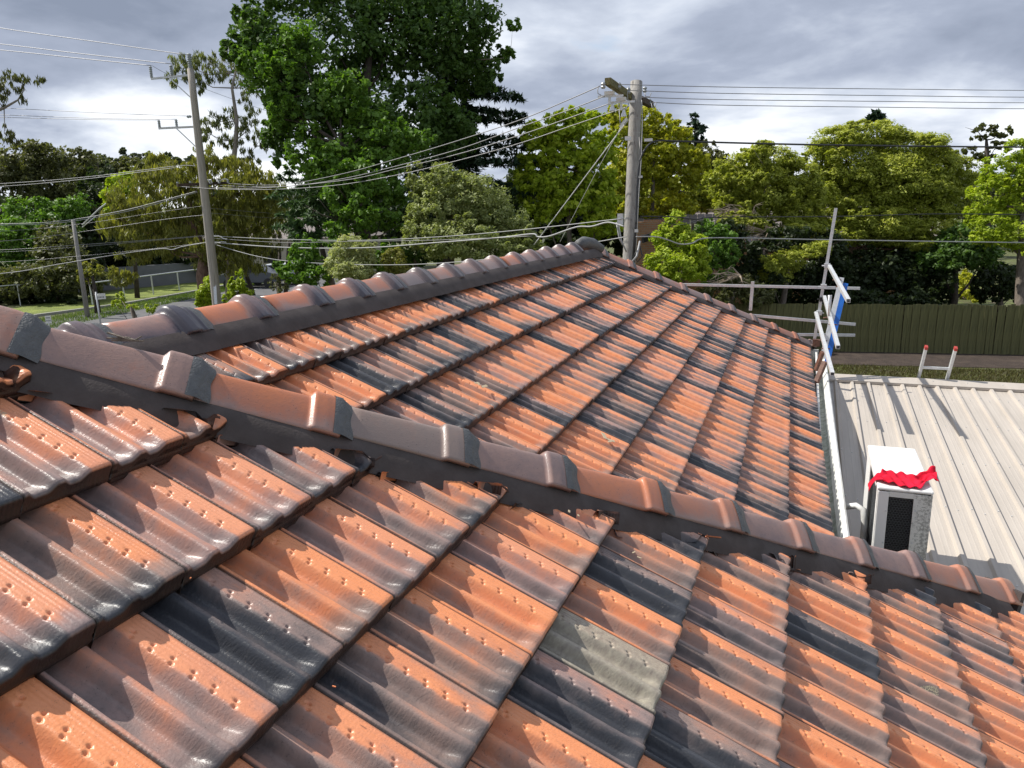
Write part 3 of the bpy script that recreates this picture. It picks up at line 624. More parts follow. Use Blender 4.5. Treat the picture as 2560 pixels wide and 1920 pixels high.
# --- mortar bedding (pointing) under the caps: a ruled strip from the cap edge down into the tiles
def bedding(fn_top, fn_bot, s0, s1, n, name='mortar_bedding'):
    ts_ = np.linspace(s0, s1, n); V = []; 
    for t in ts_:
        a, b = fn_top(t), fn_bot(t); wob = 0.0025*math.sin(t*23)+0.002*math.sin(t*57+1)
        for k in range(7):
            f = k/6; p = a*(1-f)+b*f; p = p + np.array([0.6, -0.6, 0.5])*(0.010*math.sin(math.pi*f)+wob*f); V.append(p-HO)
    n_ = len(ts_); ii = np.arange(n_*7).reshape(n_, 7)
    F = np.stack([ii[:-1, :-1], ii[1:, :-1], ii[1:, 1:], ii[:-1, 1:]], -1).reshape(-1, 4)
    return mesh_np(name, V, F, M_mortar, house, smooth=True)
bedding(lambda s: hipA_pt(s, -0.040, 0.020+0.013*min(max(s/0.8, 0), 1)), lambda s: hipA_pt(s, 0.042, -0.070), -1.4, 2.545, 160)
bedding(lambda s: hipA_pt(s, -0.20, 0.0), lambda s: hipA_pt(s, -0.26, -0.09), -1.4, 2.545, 40)
bedding(lambda s: bh0+bhd*s+fn*(-0.040)+np.array([0, 0, 0.022]), lambda s: bh0+bhd*s+fn*0.045+np.array([0, 0, -0.06]), -0.02, 2.63, 90)
bedding(lambda s: bh0+bhd*s-fn*0.20, lambda s: bh0+bhd*s-fn*0.26+np.array([0, 0, -0.09]), 0, 2.63, 40)
bedding(lambda y: np.array([RX+0.108, y, -0.445]), lambda y: np.array([RX+0.185, y, -0.535]), 1.3, 8.85, 160)
bedding(lambda y: np.array([RX-0.108, y, -0.445]), lambda y: np.array([RX-0.17, y, -0.56]), 1.3, 8.85, 40)
# end plugs
mb = MB(HO); e_ = hipA_pt(2.60, -0.105, 0.0)
mb.box(e_+np.array([0.0, 0, 0.0]), (0.03, 0.20, 0.16), ((.707,.707,-.3), (.707,-.707,0), (.2,.2,.96))); mb.build('mortar_bedding', M_mortar, house)
mb = MB(HO); e_ = bh0+bhd*2.70-fn*0.105
mb.box(e_+np.array([0, 0, 0.0]), (0.03, 0.19, 0.15), ((.707,.707,-.3), (.707,-.707,0), (.2,.2,.96))); mb.build('mortar_bedding', M_mortar, house)
# --- gutter along the lower wing, fascia, walls
def gutter(x, y0, y1, z, name='gutter'):
    prof = [(-0.03, 0.075), (-0.03, -0.03), (-0.015, -0.055), (0.055, -0.055), (0.068, -0.04), (0.108, 0.048), (0.106, 0.062), (0.122, 0.068), (0.134, 0.060), (0.130, -0.045), (0.09, -0.072), (-0.03, -0.072)]
    V = []; n = len(prof); ys_ = np.linspace(y0, y1, 24)
    for y in ys_: V += [(x+a-0.02*0+(y-y0)*-0.0045, y, z+b-GZ) for a, b in prof]
    F = []
    for i in range(len(ys_)-1):
        for k in range(n-1): F.append((i*n+k, i*n+k+1, (i+1)*n+k+1, (i+1)*n+k))
    F.append(tuple(range(n)))
    return mesh_np(name, V, F, M_white, house)
gutter(0.236, 3.9, 11.35, -2.115)
V = []; F = []
ys_ = np.linspace(3.95, 11.33, 60)
for i, y in enumerate(ys_):
    xo = 0.236+(y-3.9)*-0.0045
    for xx, dz in ((-0.028, .002), (0.0, -0.034), (0.03, -0.040), (0.058, -0.034), (0.075, -0.014)): V.append((xo+xx, y, -2.115-0.012+dz+random.uniform(-.004, .006)-GZ))
    if i: F += [((i-1)*5+k, (i-1)*5+k+1, i*5+k+1, i*5+k) for k in range(4)]
mesh_np('gutter_silt', V, F, M_gutin, house)
mb = MB(HO)
mb.box((0.215, 7.65, -2.16), (0.025, 7.4, 0.20)); mb.box((-2.4, 11.55, -2.16), (5.3, 0.025, 0.2)); mb.box((1.13, -0.5, -2.2), (0.025, 8.9, 0.2)); mb.box((0.68, 4.06, -2.2), (0.9, 0.025, 0.2)); mb.build('fascia', M_white, house)
def brick_mat(name, a, b, mort, sx=1.0, rough=0.85):
    m, nt, p, out = newmat(name); L = nt.links.new; tc = N(nt, 'ShaderNodeTexCoord'); sp = N(nt, 'ShaderNodeSeparateXYZ'); L(tc.outputs['Object'], sp.inputs[0])
    cb = N(nt, 'ShaderNodeCombineXYZ'); L(math2(nt, 'ADD', sp.outputs[0], sp.outputs[1]), cb.inputs[0]); L(sp.outputs[2], cb.inputs[1])
    br = N(nt, 'ShaderNodeTexBrick'); L(cb.outputs[0], br.inputs['Vector']); br.inputs['Color1'].default_value = (*a, 1); br.inputs['Color2'].default_value = (*b, 1); br.inputs['Mortar'].default_value = (*mort, 1)
    br.inputs['Scale'].default_value = sx; br.inputs['Brick Width'].default_value = 0.24; br.inputs['Row Height'].default_value = 0.086; br.inputs['Mortar Size'].default_value = 0.01
    L(br.outputs['Color'], p.inputs['Base Color']); p.inputs['Roughness'].default_value = rough
    bp = N(nt, 'ShaderNodeBump', i_Strength=0.7, i_Distance=0.01, invert=True); L(br.outputs['Fac'], bp.inputs['Height']); L(bp.outputs[0], p.inputs['Normal']); return m
M_brick = brick_mat('orange_brick', (0.42, 0.20, 0.10), (0.50, 0.27, 0.14), (0.40, 0.33, 0.25))
mb = MB(HO)
mb.box((-2.4, 6.9, -3.5), (4.7, 8.8, 2.2)); mb.box((-3.0, -0.6, -3.5), (7.7, 8.6, 2.2)); mb.build('wall', M_brick, house)
# ------------------------------------------------------------------ patio roof of cream ribbed sheets
MN = np.array([0, -0.08388386, 0.99647554]); MC = -3.05888
def mz(x, y): return (MC - MN[1]*y)/MN[2]
patio = thing('patio_roof', 'low cream ribbed metal roof beside the tiled house, with a flat ridge flashing along its far edge', 'roof', (2, 8, GZ)); PO = np.array([2, 8, GZ])
def sheet_rib(x0, x1, y0, y1, ribs):
    xs = [x0]
    prof = [(x0, 0)]
    for rx in ribs:
        prof += [(rx-0.030, 0), (rx-0.014, 0.027), (rx+0.012, 0.027), (rx+0.024, 0)]
        prof += [(rx+0.080, 0), (rx+0.084, 0.0009), (rx+0.092, 0.0009), (rx+0.096, 0)]
        prof += [(rx+0.118, 0), (rx+0.122, 0.0009), (rx+0.130, 0.0009), (rx+0.134, 0)]
    prof = [q for q in prof if q[0] <= x1-0.001] + [(x1, 0)]
    V = []; n = len(prof); ys_ = np.linspace(y0, y1, 9)
    for y in ys_:
        for a, b in prof: V.append(np.array([a, y, mz(a, y)+b]) - PO)
    F = [(i*n+k, i*n+k+1, (i+1)*n+k+1, (i+1)*n+k) for i in range(len(ys_)-1) for k in range(n-1)]
    return V, F
R0 = 0.640
ribs_all = [R0+0.1905*k for k in range(-1, 24)]
groups = [ribs_all[i:i+4] for i in range(0, len(ribs_all), 4)]
for gi, gr in enumerate(groups):
    x0 = gr[0]-0.045; x1 = gr[-1]+0.1905-0.044
    V, F = sheet_rib(x0, x1, 4.35 if gi else 4.5, 10.30, gr)
    o = mesh_np('roof_sheet', V, F, M_roofm, patio); o.location.z += 0.0012*(gi % 2)
# flashing beside the gutter, capping on the far edge, screws
mb = MB(PO)
for a, b, za, zb in ((0.30, 0.41, 0.012, 0.006),):
    V = []; 
    for y in (4.4, 10.3): V += [(a, y, mz(a, y)+za), (b, y, mz(b, y)+zb)]
    mb.add(V, [(0, 1, 3, 2)])
mb.build('edge_flashing', M_flash, patio)
V = []
for x in np.linspace(0.33, 5.3, 12):
    zt = mz(x, 10.15)
    V += [np.array(q)-PO for q in ((x, 10.10, zt+0.004), (x, 10.10, zt+0.034), (x, 10.20, zt+0.046), (x, 10.36, zt+0.058), (x, 10.37, zt-0.10))]
F = [(i*5+k, (i+1)*5+k, (i+1)*5+k+1, i*5+k+1) for i in range(11) for k in range(4)]
mesh_np('ridge_flashing', V, F, M_roofm, patio)
mb = MB(PO)
for rx in ribs_all:
    for y in (5.6, 6.7, 7.75, 8.75, 9.7):
        p = np.array([rx-0.002, y+random.uniform(-.02, .02), 0]); p[2] = mz(p[0], p[1])+0.031; mb.box(p, (0.011, 0.011, 0.007))
        p2 = p+[0.095, random.uniform(-.02, .02), -0.026]; mb.box(p2, (0.009, 0.009, 0.005))
for x in np.arange(0.45, 5.2, 0.37): mb.box((x, 10.24, mz(x, 10.15)+0.052), (0.012, 0.012, 0.008))
o = mb.build('roof_screw', M_galv, patio); o['kind'] = 'stuff'
mb = MB(PO)
for x in (2.9, 5.1): mb.box((x, 10.1, (mz(x, 10.1)+GZ)/2-0.03), (0.1, 0.1, mz(x, 10.1)-GZ-0.06))
mb.box((2.7, 10.15, mz(2, 10.15)-0.09), (5.0, 0.06, 0.14)); mb.build('frame', M_white, patio)
# ------------------------------------------------------------------ air conditioner
AX0, AX1, AY0, AY1, AZ1 = 0.520, 0.832, 5.01, 5.92, -1.766
AZ0 = mz(0.7, 5.0)+0.05
ac = thing('air_conditioner', 'weathered white air conditioner unit standing on the cream metal roof by the white gutter', 'air conditioner', ((AX0+AX1)/2, (AY0+AY1)/2, AZ0)); AO = np.array(ac.location)
def ac_mat():
    m, nt, p, out = newmat('weathered_enamel'); L = nt.links.new; tc = N(nt, 'ShaderNodeTexCoord'); ge = N(nt, 'ShaderNodeNewGeometry'); sp = N(nt, 'ShaderNodeSeparateXYZ'); L(tc.outputs['Object'], sp.inputs[0])
    n = N(nt, 'ShaderNodeTexNoise', i_Scale=55.0, i_Detail=8.0, i_Roughness=0.78); L(tc.outputs['Object'], n.inputs['Vector'])
    n2 = N(nt, 'ShaderNodeTexNoise', i_Scale=5.0, i_Detail=3.0); L(tc.outputs['Object'], n2.inputs['Vector'])
    # mildew grows where the end panel stays damp: right-hand (x+) part
    mr = N(nt, 'ShaderNodeMapRange', clamp=True); L(sp.outputs[0], mr.inputs[0]); mr.inputs[1].default_value = -0.02; mr.inputs[2].default_value = 0.12; mr.inputs[3].default_value = -0.13; mr.inputs[4].default_value = 0.06
    a = math2(nt, 'ADD', n.outputs[0], mr.outputs[0]); a = math2(nt, 'ADD', a, math2(nt, 'MULTIPLY', n2.outputs[0], 0.18))
    r = N(nt, 'ShaderNodeMapRange', clamp=True); L(a, r.inputs[0]); r.inputs[1].default_value = 0.60; r.inputs[2].default_value = 0.68
    mx = N(nt, 'ShaderNodeMixRGB'); L(math2(nt, 'MULTIPLY', r.outputs[0], 0.62), mx.inputs[0]); mx.inputs[1].default_value = (0.74, 0.74, 0.70, 1); mx.inputs[2].default_value = (0.13, 0.13, 0.11, 1)
    L(mx.outputs[0], p.inputs['Base Color']); p.inputs['Roughness'].default_value = 0.45; return m
M_acd = ac_mat()
# casing: L-shaped end frames with openings (south end and west side are open grilles)
mb = MB(AO); w = AX1-AX0; Z0 = AZ0
mb.box(((AX0+AX1)/2, (AY0+AY1)/2, AZ1-0.012), (w+0.008, AY1-AY0+0.008, 0.024)); mb.build('top_panel', M_acw, ac, bevel=0.010)
mb = MB(AO)
mb.box((AX0+0.034, AY0+0.006, (Z0+AZ1-0.03)/2), (0.064, 0.012, AZ1-Z0-0.03)); mb.build('corner_post', M_acw, ac, bevel=0.004)
mb = MB(AO)
mb.box((AX1-0.052, AY0+0.006, (Z0+AZ1-0.03)/2), (0.104, 0.012, AZ1-Z0-0.03)); mb.box(((AX0+0.066+AX1-0.104)/2, AY0+0.0065, AZ1-0.045), (w-0.170, 0.011, 0.036)); mb.box(((AX0+0.066+AX1-0.104)/2, AY0+0.0065, Z0+0.03), (w-0.170, 0.011, 0.06)); mb.build('end_panel', M_acd, ac, bevel=0.002)
mb = MB(AO); mb.box((AX1-0.004, (AY0+AY1)/2+0.006, (Z0+AZ1)/2-0.01), (0.008, AY1-AY0-0.014, AZ1-Z0-0.03)); mb.box(((AX0+AX1)/2, AY1-0.006, (Z0+AZ1)/2-0.01), (w-0.01, 0.012, AZ1-Z0-0.03)); mb.box(((AX0+AX1)/2, (AY0+AY1)/2, Z0+0.01), (w-0.02, AY1-AY0-0.03, 0.02)); mb.build('side_panel', M_acw, ac)
mb = MB(AO); mb.box((AX0+0.004, AY0+0.045, (Z0+AZ1)/2-0.012), (0.008, 0.058, AZ1-Z0-0.026)); mb.box((AX0+0.004, AY1-0.16, (Z0+AZ1)/2-0.012), (0.008, 0.30, AZ1-Z0-0.026)); mb.box((AX0+0.0045, AY0+0.36, AZ1-0.04), (0.007, 0.60, 0.03)); mb.build('side_frame', M_acw, ac)
mb = MB(AO); mb.box((AX0+0.04, AY0+0.37, (Z0+AZ1)/2-0.012), (0.02, 0.58, AZ1-Z0-0.08)); mb.box(((AX0+AX1)/2-0.02, AY0+0.05, (Z0+AZ1)/2-0.012), (w-0.12, 0.02, AZ1-Z0-0.08)); mb.build('coil', M_black, ac)
mb = MB(AO); 
for k in range(64): z = Z0+0.05+(AZ1-Z0-0.10)*k/63; mb.box(((AX0+AX1)/2-0.02, AY0+0.036, z), (w-0.14, 0.005, 0.0016)); mb.box((AX0+0.028, AY0+0.37, z), (0.003, 0.56, 0.0016))
mb.build('coil_fins', simple('fin_aluminium', (0.10, 0.11, 0.12), rough=0.4, metal=0.6), ac)
def hexnet(o0, ux, uz, W, H, r, t, name):
    mb = MB(AO); o0 = np.array(o0); dx = r*math.sqrt(3); dz = 1.5*r; nx_ = int(W/dx)+1; nz_ = int(H/dz)+1; nrm = np.cross(ux, uz)
    segs = []
    for j in range(nz_):
        for i in range(nx_):
            cx = i*dx+(dx/2 if j % 2 else 0); cz = j*dz
            pts = [(cx+r*math.sin(a), cz+r*math.cos(a)) for a in (0, math.pi/3, 2*math.pi/3, math.pi)]
            for a, b in zip(pts[:-1], pts[1:]):
                if all(0 <= q[0] <= W and 0 <= q[1] <= H for q in (a, b)): segs.append((a, b))
    for a, b in segs:
        A_ = o0+ux*a[0]+uz*a[1]; B_ = o0+ux*b[0]+uz*b[1]; d = B_-A_; d /= np.linalg.norm(d); s_ = np.cross(d, nrm)*t
        mb.add([A_-s_, A_+s_, B_+s_, B_-s_], [(0, 1, 2, 3)])
    return mb.build(name, simple('net_wire', (0.16, 0.17, 0.18), rough=0.45, metal=0.5), ac)
hexnet((AX0+0.066, AY0+0.008, Z0+0.06), np.array([1., 0, 0]), np.array([0, 0, 1.]), w-0.170, AZ1-Z0-0.123, 0.0105, 0.0009, 'guard_mesh')
hexnet((AX0+0.006, AY0+0.66, Z0+0.03), np.array([0, -1., 0]), np.array([0, 0, 1.]), 0.585, AZ1-Z0-0.085, 0.011, 0.0012, 'guard_mesh')
mb = MB(AO)
for z in (AZ1-0.14, AZ1-0.36, AZ1-0.55): mb.tube([(AX1-0.088, AY0+0.001, z), (AX1-0.088, AY0-0.003, z)], 0.007, 8); mb.tube([(AX0+0.056, AY0+0.001, z-0.02), (AX0+0.056, AY0-0.003, z-0.02)], 0.006, 8)
mb.build('screw', M_galv, ac)
mb = MB(AO)
for y in (AY0+0.12, AY1-0.12):
    for x in (AX0+0.03, AX1-0.03): mb.box((x, y, Z0-0.025), (0.05, 0.09, 0.05))
mb.build('foot', M_black, ac)
mb = MB(AO); mb.tube([(0.36, 5.52, -2.13), (0.44, 5.50, -2.10), (0.485, 5.46, -2.11), (0.500, 5.44, -2.20), (0.500, 5.44, AZ0)], 0.022, 12); mb.build('pipe', M_white, ac, smooth=True)
# red cloth draped across the top
def cloth():
    nu, nv = 90, 34; V = []
    xa, xb = AX0-0.045, AX1+0.035
    for j in range(nv):
        for i in range(nu):
            u, v = i/(nu-1), j/(nv-1)
            x = xa+(xb-xa)*u
            wdt = 0.055+0.065*sm(u, 0.05, 0.35)-0.035*sm(u, 0.72, 0.82)+0.05*sm(u, 0.84, 0.98); mid_ = AY0+0.105+0.02*math.sin(u*5+.6)+0.10*sm(u, 0.62, 0.95)
            y = mid_+(v-0.5)*2*wdt*0.8+0.012*math.sin(u*23+v*3)
            z = AZ1+0.010+0.016*abs(math.sin(v*9.5+u*3+0.9*math.sin(u*6)))*(0.6+0.4*math.sin(u*8))+0.016*math.sin(v*math.pi)+0.007*math.sin(u*41+v*9)+0.028*math.exp(-((v-0.78)/0.10)**2)*(u > .18)
            if u > 0.80: z += 0.035*(u-0.80)/0.2*abs(math.sin(v*9+1))+0.02*(u-.8)*5
            ov = max(0, AX0-0.004-x); z -= 1.9*ov; ov2 = max(0, x-(AX1+0.004)); z -= 0.7*ov2
            if y < AY0-0.004: z -= 0.9*(AY0-0.004-y)
            V.append((x-0.68, y-5.1, z-AZ1))
    ii = np.arange(nu*nv).reshape(nv, nu); F = np.stack([ii[:-1, :-1], ii[:-1, 1:], ii[1:, 1:], ii[1:, :-1]], -1).reshape(-1, 4)
    m = simple('red_cotton', (0.62, 0.008, 0.028), (0.74, 0.014, 0.05), rough=0.85, scale=14, bump=0.4, bscale=400, spec=0.2)
    o = mesh_np('cloth', V, F, m, smooth=True, loc=(0.68, 5.1, AZ1)); md = o.modifiers.new('thick', 'SOLIDIFY'); md.thickness = 0.003; md.offset = 1
    return tag(o, 'crumpled red cloth draped over the near end of the white air conditioner', 'cloth')
cloth()
# ------------------------------------------------------------------ ladder
lad = thing('ladder', 'aluminium ladder with red tipped rails leaning on the far edge of the cream roof', 'ladder', (1.6, 10.9, GZ)); LO_ = np.array([1.6, 10.9, GZ])
def lp(x, h, y0=10.42): return np.array([x, y0+0.62*(1-(h+4.6+mz(1, 10.15)*0-2.2+2.2)/2.9) if False else y0 + (-(h-(-2.15)))*0.26, h])
topz = -1.74
for x0, x1 in ((1.40, 1.455), (1.715, 1.775)):
    mb = MB(LO_); a = lp(x0, topz-0.035); b = lp(x0-(x1-x0)*3.2, GZ+0.02); a[0] = x1; mb.bar(a, b, 0.030, 0.068, (0, 1, 0)); r_ = mb.build('rail', M_galv, lad)
    mb = MB(LO_); c_ = lp(x1, topz); c_[0] = x1+0.004; mb.bar(a, c_, 0.034, 0.072, (0, 1, 0)); mb.build('end_cap', simple('red_plastic', (0.42, 0.05, 0.04), rough=0.6), lad)
for k in range(9):
    h = -2.025-0.28*k; f = (h-topz)/(GZ-topz); a = lp(1.455-0.17*f, h); b = lp(1.775-0.19*f, h); mb = MB(LO_); mb.bar(a, b, 0.030, 0.030); mb.build('rung', M_galv, lad)
# ------------------------------------------------------------------ roof edge guard rails
scf = thing('edge_scaffold', 'galvanised guard rails clamped to posts at the far corner of the tiled roof', 'scaffold', (0.3, 11.3, GZ)); SO = np.array([0.3, 11.3, GZ])
def tubebar(parent, a, b, wd=0.045, name='rail', m=None, O=SO, open_end=True):
    a, b = np.array(a), np.array(b); mb = MB(O); d = (b-a)/np.linalg.norm(b-a); x = np.cross(d, (0, 0, 1.0)); x = x/np.linalg.norm(x) if np.linalg.norm(x) > .05 else np.array([1., 0, 0]); y = np.cross(d, x); t = 0.004; h = wd/2
    for sx, sy, ww, hh in ((h-t/2, 0, t, wd), (-h+t/2, 0, t, wd), (0, h-t/2, wd-2*t, t), (0, -h+t/2, wd-2*t, t)):
        mb.box((a+b)/2+x*sx+y*sy, (ww, hh, np.linalg.norm(b-a)), (x, y, d))
    mb.box((a*0.97+b*0.03), (wd-2*t, wd-2*t, 0.004), (x, y, d)); mb.box((b*0.97+a*0.03), (wd-2*t, wd-2*t, 0.004), (x, y, d))
    return mb.build(name, m or M_galv, parent)
P_top = aty(2090, 520, 11.35); P_bot = aty(2036, 850, 11.35)
tubebar(scf, P_bot, P_top, 0.040, 'post')
def clamp(p, s=0.075): mb = MB(SO); mb.box(p, (s, s, 0.06)); mb.tube([p+np.array([-0.07, -0.02, 0]), p+np.array([0.06, -0.02, 0])], 0.009, 6); mb.build('clamp', M_black if random.random() < .5 else M_galv, scf)
for (a, b) in (((2073, 665), (2121, 752)), ((2061, 742), (2095, 868)), ((2040, 782), (2081, 935))):
    tubebar(scf, aty(*a, 11.25), aty(*b, 8.45), 0.040, 'rail')
for q in ((2068, 664), (2059, 716), (2056, 748), (2048, 782)): clamp(aty(*q, 11.33))
YN = 11.62
for (a, b) in (((1600, 709), (2150, 721)), ((1820, 783), (2139, 811)), ((1960, 836), (2138, 838))):
    tubebar(scf, aty(*a, YN), aty(*b, YN), 0.037, 'rail')
tubebar(scf, aty(1882, 704, YN-0.06), aty(1876, 776, YN-0.06), 0.045, 'post')
mb = MB(SO); mb.box(aty(2041, 857, 11.3), (0.10, 0.05, 0.10)); mb.build('bracket', M_rust, scf)
tubebar(scf, aty(2076, 738, 11.0), aty(2072, 790, 11.0), 0.04, 'post')
# second post pair nearer, with blue board and gutter brackets
sb = thing('scaffold_upright', 'leaning silver guard rail post strapped to the open ended rails above the white gutter', 'scaffold', (0.35, 10.4, -2.1)); BO = np.array([0.35, 10.4, -2.1])
a, b = aty(2104, 695, 10.5), aty(2056, 895, 10.1); mb = MB(BO); mb.bar(a, b, 0.058, 0.05, (0, 1, 0)); mb.build('post', M_galv, sb)
mb = MB(BO); mb.bar(aty(2062, 905, 9.45), aty(2038, 962, 9.3), 0.05, 0.05); mb.bar(aty(2056, 880, 9.8), aty(2040, 925, 9.9), 0.04, 0.05); mb.box(aty(2039, 962, 9.3), (0.07, 0.05, 0.05)); mb.build('bracket', M_rust, sb)
mb = MB(BO); mb.tube([aty(2073, 738, 9.9), aty(2073, 790, 9.9)], 0.014, 8); mb.build('tie_rod', M_galv, sb, smooth=True)
for q, Y in (((2090, 700), 10.1), ((2098, 717), 9.7), ((2066, 795), 10.1), ((2080, 812), 9.7), ((2055, 852), 9.9), ((2062, 872), 9.6)):
    mb = MB(BO); p = aty(*q, Y); mb.tube([p+np.array([-0.04, 0, 0.0]), p+np.array([0.0, 0, 0.008]), p+np.array([0.06, 0, 0.0])], 0.008, 6); mb.build('strap', M_rust, sb)
mb = MB((0.42, 10.5, -2.1)); a, b = aty(2114, 709, 10.6), aty(2066, 912, 10.15); mb.bar(a, b, 0.062, 0.035, (0, 1, 0)); o = mb.build('plank', M_blue)
tag(o, 'bright blue upright plank fixed behind the silver guard rail post', 'plank')
# ------------------------------------------------------------------ utility poles and wires
def pole_mat(name, a, b, dark):
    m, nt, p, out = newmat(name); L = nt.links.new; tc = N(nt, 'ShaderNodeTexCoord'); mp = N(nt, 'ShaderNodeMapping'); mp.inputs['Scale'].default_value = (14, 14, 0.7); L(tc.outputs['Object'], mp.inputs[0])
    n = N(nt, 'ShaderNodeTexNoise', i_Scale=2.0, i_Detail=8.0, i_Roughness=0.7); L(mp.outputs[0], n.inputs['Vector']); r = N(nt, 'ShaderNodeValToRGB'); L(n.outputs[0], r.inputs[0]); e = r.color_ramp.elements
    e[0].position = 0.33; e[0].color = (*dark, 1); e[1].position = 0.62; e[1].color = (*b, 1); k = e.new(0.42); k.color = (*a, 1)
    L(r.outputs[0], p.inputs['Base Color']); p.inputs['Roughness'].default_value = 0.85; bb = N(nt, 'ShaderNodeBump', i_Strength=0.6, i_Distance=0.02); L(n.outputs[0], bb.inputs['Height']); L(bb.outputs[0], p.inputs['Normal']); return m
M_pole = pole_mat('weathered_pole', (0.27, 0.255, 0.235), (0.36, 0.345, 0.32), (0.10, 0.085, 0.07))
M_pole2 = pole_mat('brown_grey_pole', (0.33, 0.30, 0.26), (0.42, 0.385, 0.34), (0.20, 0.175, 0.15))
M_wire = simple('wire_aluminium', (0.27, 0.27, 0.28), rough=0.5, metal=0.3); M_wireg = simple('wire_grey', (0.36, 0.365, 0.37), rough=0.5); M_wired = simple('wire_dark', (0.03, 0.03, 0.033), rough=0.5)
M_timber = simple('mossy_timber', (0.09, 0.07, 0.04), (0.20, 0.19, 0.07), rough=0.9, scale=18, bump=0.8, bscale=40); M_timd = simple('dark_timber', (0.045, 0.032, 0.024), (0.09, 0.065, 0.05), rough=0.9, scale=14)
M_porc = simple('grey_insulator', (0.30, 0.33, 0.35), (0.36, 0.39, 0.41), rough=0.3, scale=4)
DR = 13.9
rb = at(1573, 640, DR); pr = np.array([rb[0], rb[1], GZ])
polR = thing('utility_pole', 'thick weathered grey utility pole with mossy crossarm rising behind the ridge of the tiled roof', 'utility pole', tuple(pr))
def onaxis(base, py, px_guess):                # height where a vertical axis through base shows at image row py
    lo, hi = -5, 12
    for _ in range(50):
        mid_ = (lo+hi)/2; w_ = np.array([base[0], base[1], mid_]); y_ = 960-FPX*(w_@UP)/(w_@fw)
        if y_ > py: lo = mid_
        else: hi = mid_
    return np.array([base[0], base[1], (lo+hi)/2])
zt = onaxis(pr, 205, 0)[2]
pt_ = at(1591, 205, DR); zt = pt_[2]; mb = MB(pr); zs = np.linspace(0, 1, 12); mid6 = at(1573, 640, DR); kk = (mid6[2]-GZ)/(zt-GZ); lean = (pt_[:2]-mid6[:2]); PX = lambda z: np.array([*(mid6[:2]+lean*(z-mid6[2])/(zt-mid6[2])), z]); pr_ = PX(GZ); mb.tube([PX(GZ+(zt-GZ)*t) for t in zs], [0.130-0.018*t for t in zs], 24); mb.build('pole', M_pole, polR, smooth=False).data.polygons.foreach_set('use_smooth', [True]*(24*11)+[False]*2)
for py_ in (287, 326, 440, 505, 537, 546, 576, 583, 592, 597, 606, 614):
    q = PX(onaxis(pr, py_, 0)[2]); mb = MB(pr); rr = 0.130-0.018*(q[2]-GZ)/(zt-GZ); wv = 0.008 if py_ not in (537, 546) else 0.016
    mb.tube([q-np.array([0, 0, wv/2]), q+np.array([0, 0, wv/2])], rr+0.003, 20); mb.build('strap', M_wireg, polR)
# crossarm comes towards the camera and left
ca, cb = at(1519, 203, 12.7), at(1580, 245, 14.0)
mb = MB(pr); mb.bar(ca, cb, 0.105, 0.115); arm = mb.build('crossarm', M_timber, polR)
mb = MB(pr); ca2, cb2 = at(1600, 248, 13.9), at(1628, 262, 14.5); mb.bar(ca2, cb2, 0.10, 0.11); mb.build('crossarm', M_timd, polR)
def insul(O, p, r, h, n, parent, m=None, ax=(0, 0, 1)):
    ax = np.array(ax, float); mb = MB(O); pts = []; rr = []
    for k in range(n*2+1): pts.append(p+ax*h*k/(n*2)); rr.append(r if k % 2 else r*0.62)
    mb.tube(pts, rr, 10); return mb.build('insulator', m or M_porc, parent)
for q, D_ in (((1508, 214), 12.7), ((1547, 214), 13.1), ((1571, 227), 13.6), ((1612, 224), 14.1), ((1623, 254), 14.3)):
    insul(pr, at(*q, D_)-np.array([0, 0, .05]), 0.045, 0.10, 2, polR)
M_switch = simple('white_switch', (0.72, 0.72, 0.70), rough=0.5)
for q, D_ in (((1524, 233), 13.1), ((1553, 248), 13.4)):
    mb = MB(pr); p = at(*q, D_); mb.box(p, (0.17, 0.09, 0.06)); mb.build('switch_box', M_switch, polR); mb = MB(pr); mb.bar(p+np.array([-.2, -.05, -.05]), p+np.array([.24, .04, -.05]), 0.03, 0.035); mb.box(p+np.array([0.0, 0, -.13]), (0.04, 0.04, 0.12)); mb.tube([p+np.array([.05, 0, -.18]), p+np.array([.05, 0, -.30])], [0.02, 0.055], 8); mb.build('switch_arm', M_galv, polR)
mb = MB(pr)
for pts in ([(1498, 215), (1494, 224), (1495, 234), (1503, 238)], [(1571, 216), (1568, 235), (1570, 250), (1578, 258)], [(1545, 256), (1546, 268), (1552, 273), (1566, 270), (1572, 258)], [(1548, 275), (1550, 300), (1551, 312)], [(1612, 232), (1614, 241), (1624, 242), (1628, 232)], [(1629, 258), (1630, 270), (1638, 267), (1641, 255)], [(1604, 250), (1606, 300), (1603, 400), (1598, 470), (1590, 640)]):
    mb.tube([at(*q, 13.55) for q in pts], 0.008, 6)
mb.build('jumper_wire', M_wireg, polR, smooth=True)
mb = MB(pr); mb.tube([at(1604, 345, 13.75)+np.array([0, -.15, 0])]+[at(x, y, 13.6) for x, y in ((1602, 380), (1597, 440), (1593, 500), (1589, 560), (1583, 660))], 0.028, 10); mb.build('conduit', M_wired, polR, smooth=True)
mb = MB(pr)
for q, s in (((1570, 346), (0.1, 0.07, 0.07)), ((1621, 350), (0.14, 0.06, 0.05)), ((1601, 442), (0.07, 0.04, 0.04)), ((1591, 577), (0.06, 0.05, 0.05)), ((1551, 548), (0.10, 0.06, 0.20))): mb.box(at(*q, 13.5), s)
mb.build('cable_bracket', M_galv, polR)
mb = MB(pr); mb.tube([at(1600, 602, 13.4), at(1592, 640, 13.4), at(1580, 655, 13.4)], 0.018, 8); mb.tube([at(1545, 556, 13.6), at(1553, 600, 13.6), at(1566, 630, 13.6)], 0.014, 8); mb.tube([at(1541, 556, 13.6), at(1548, 596, 13.6), at(1556, 612, 13.6)], 0.012, 8); mb.build('drop_cable', M_wireg, polR, smooth=True)
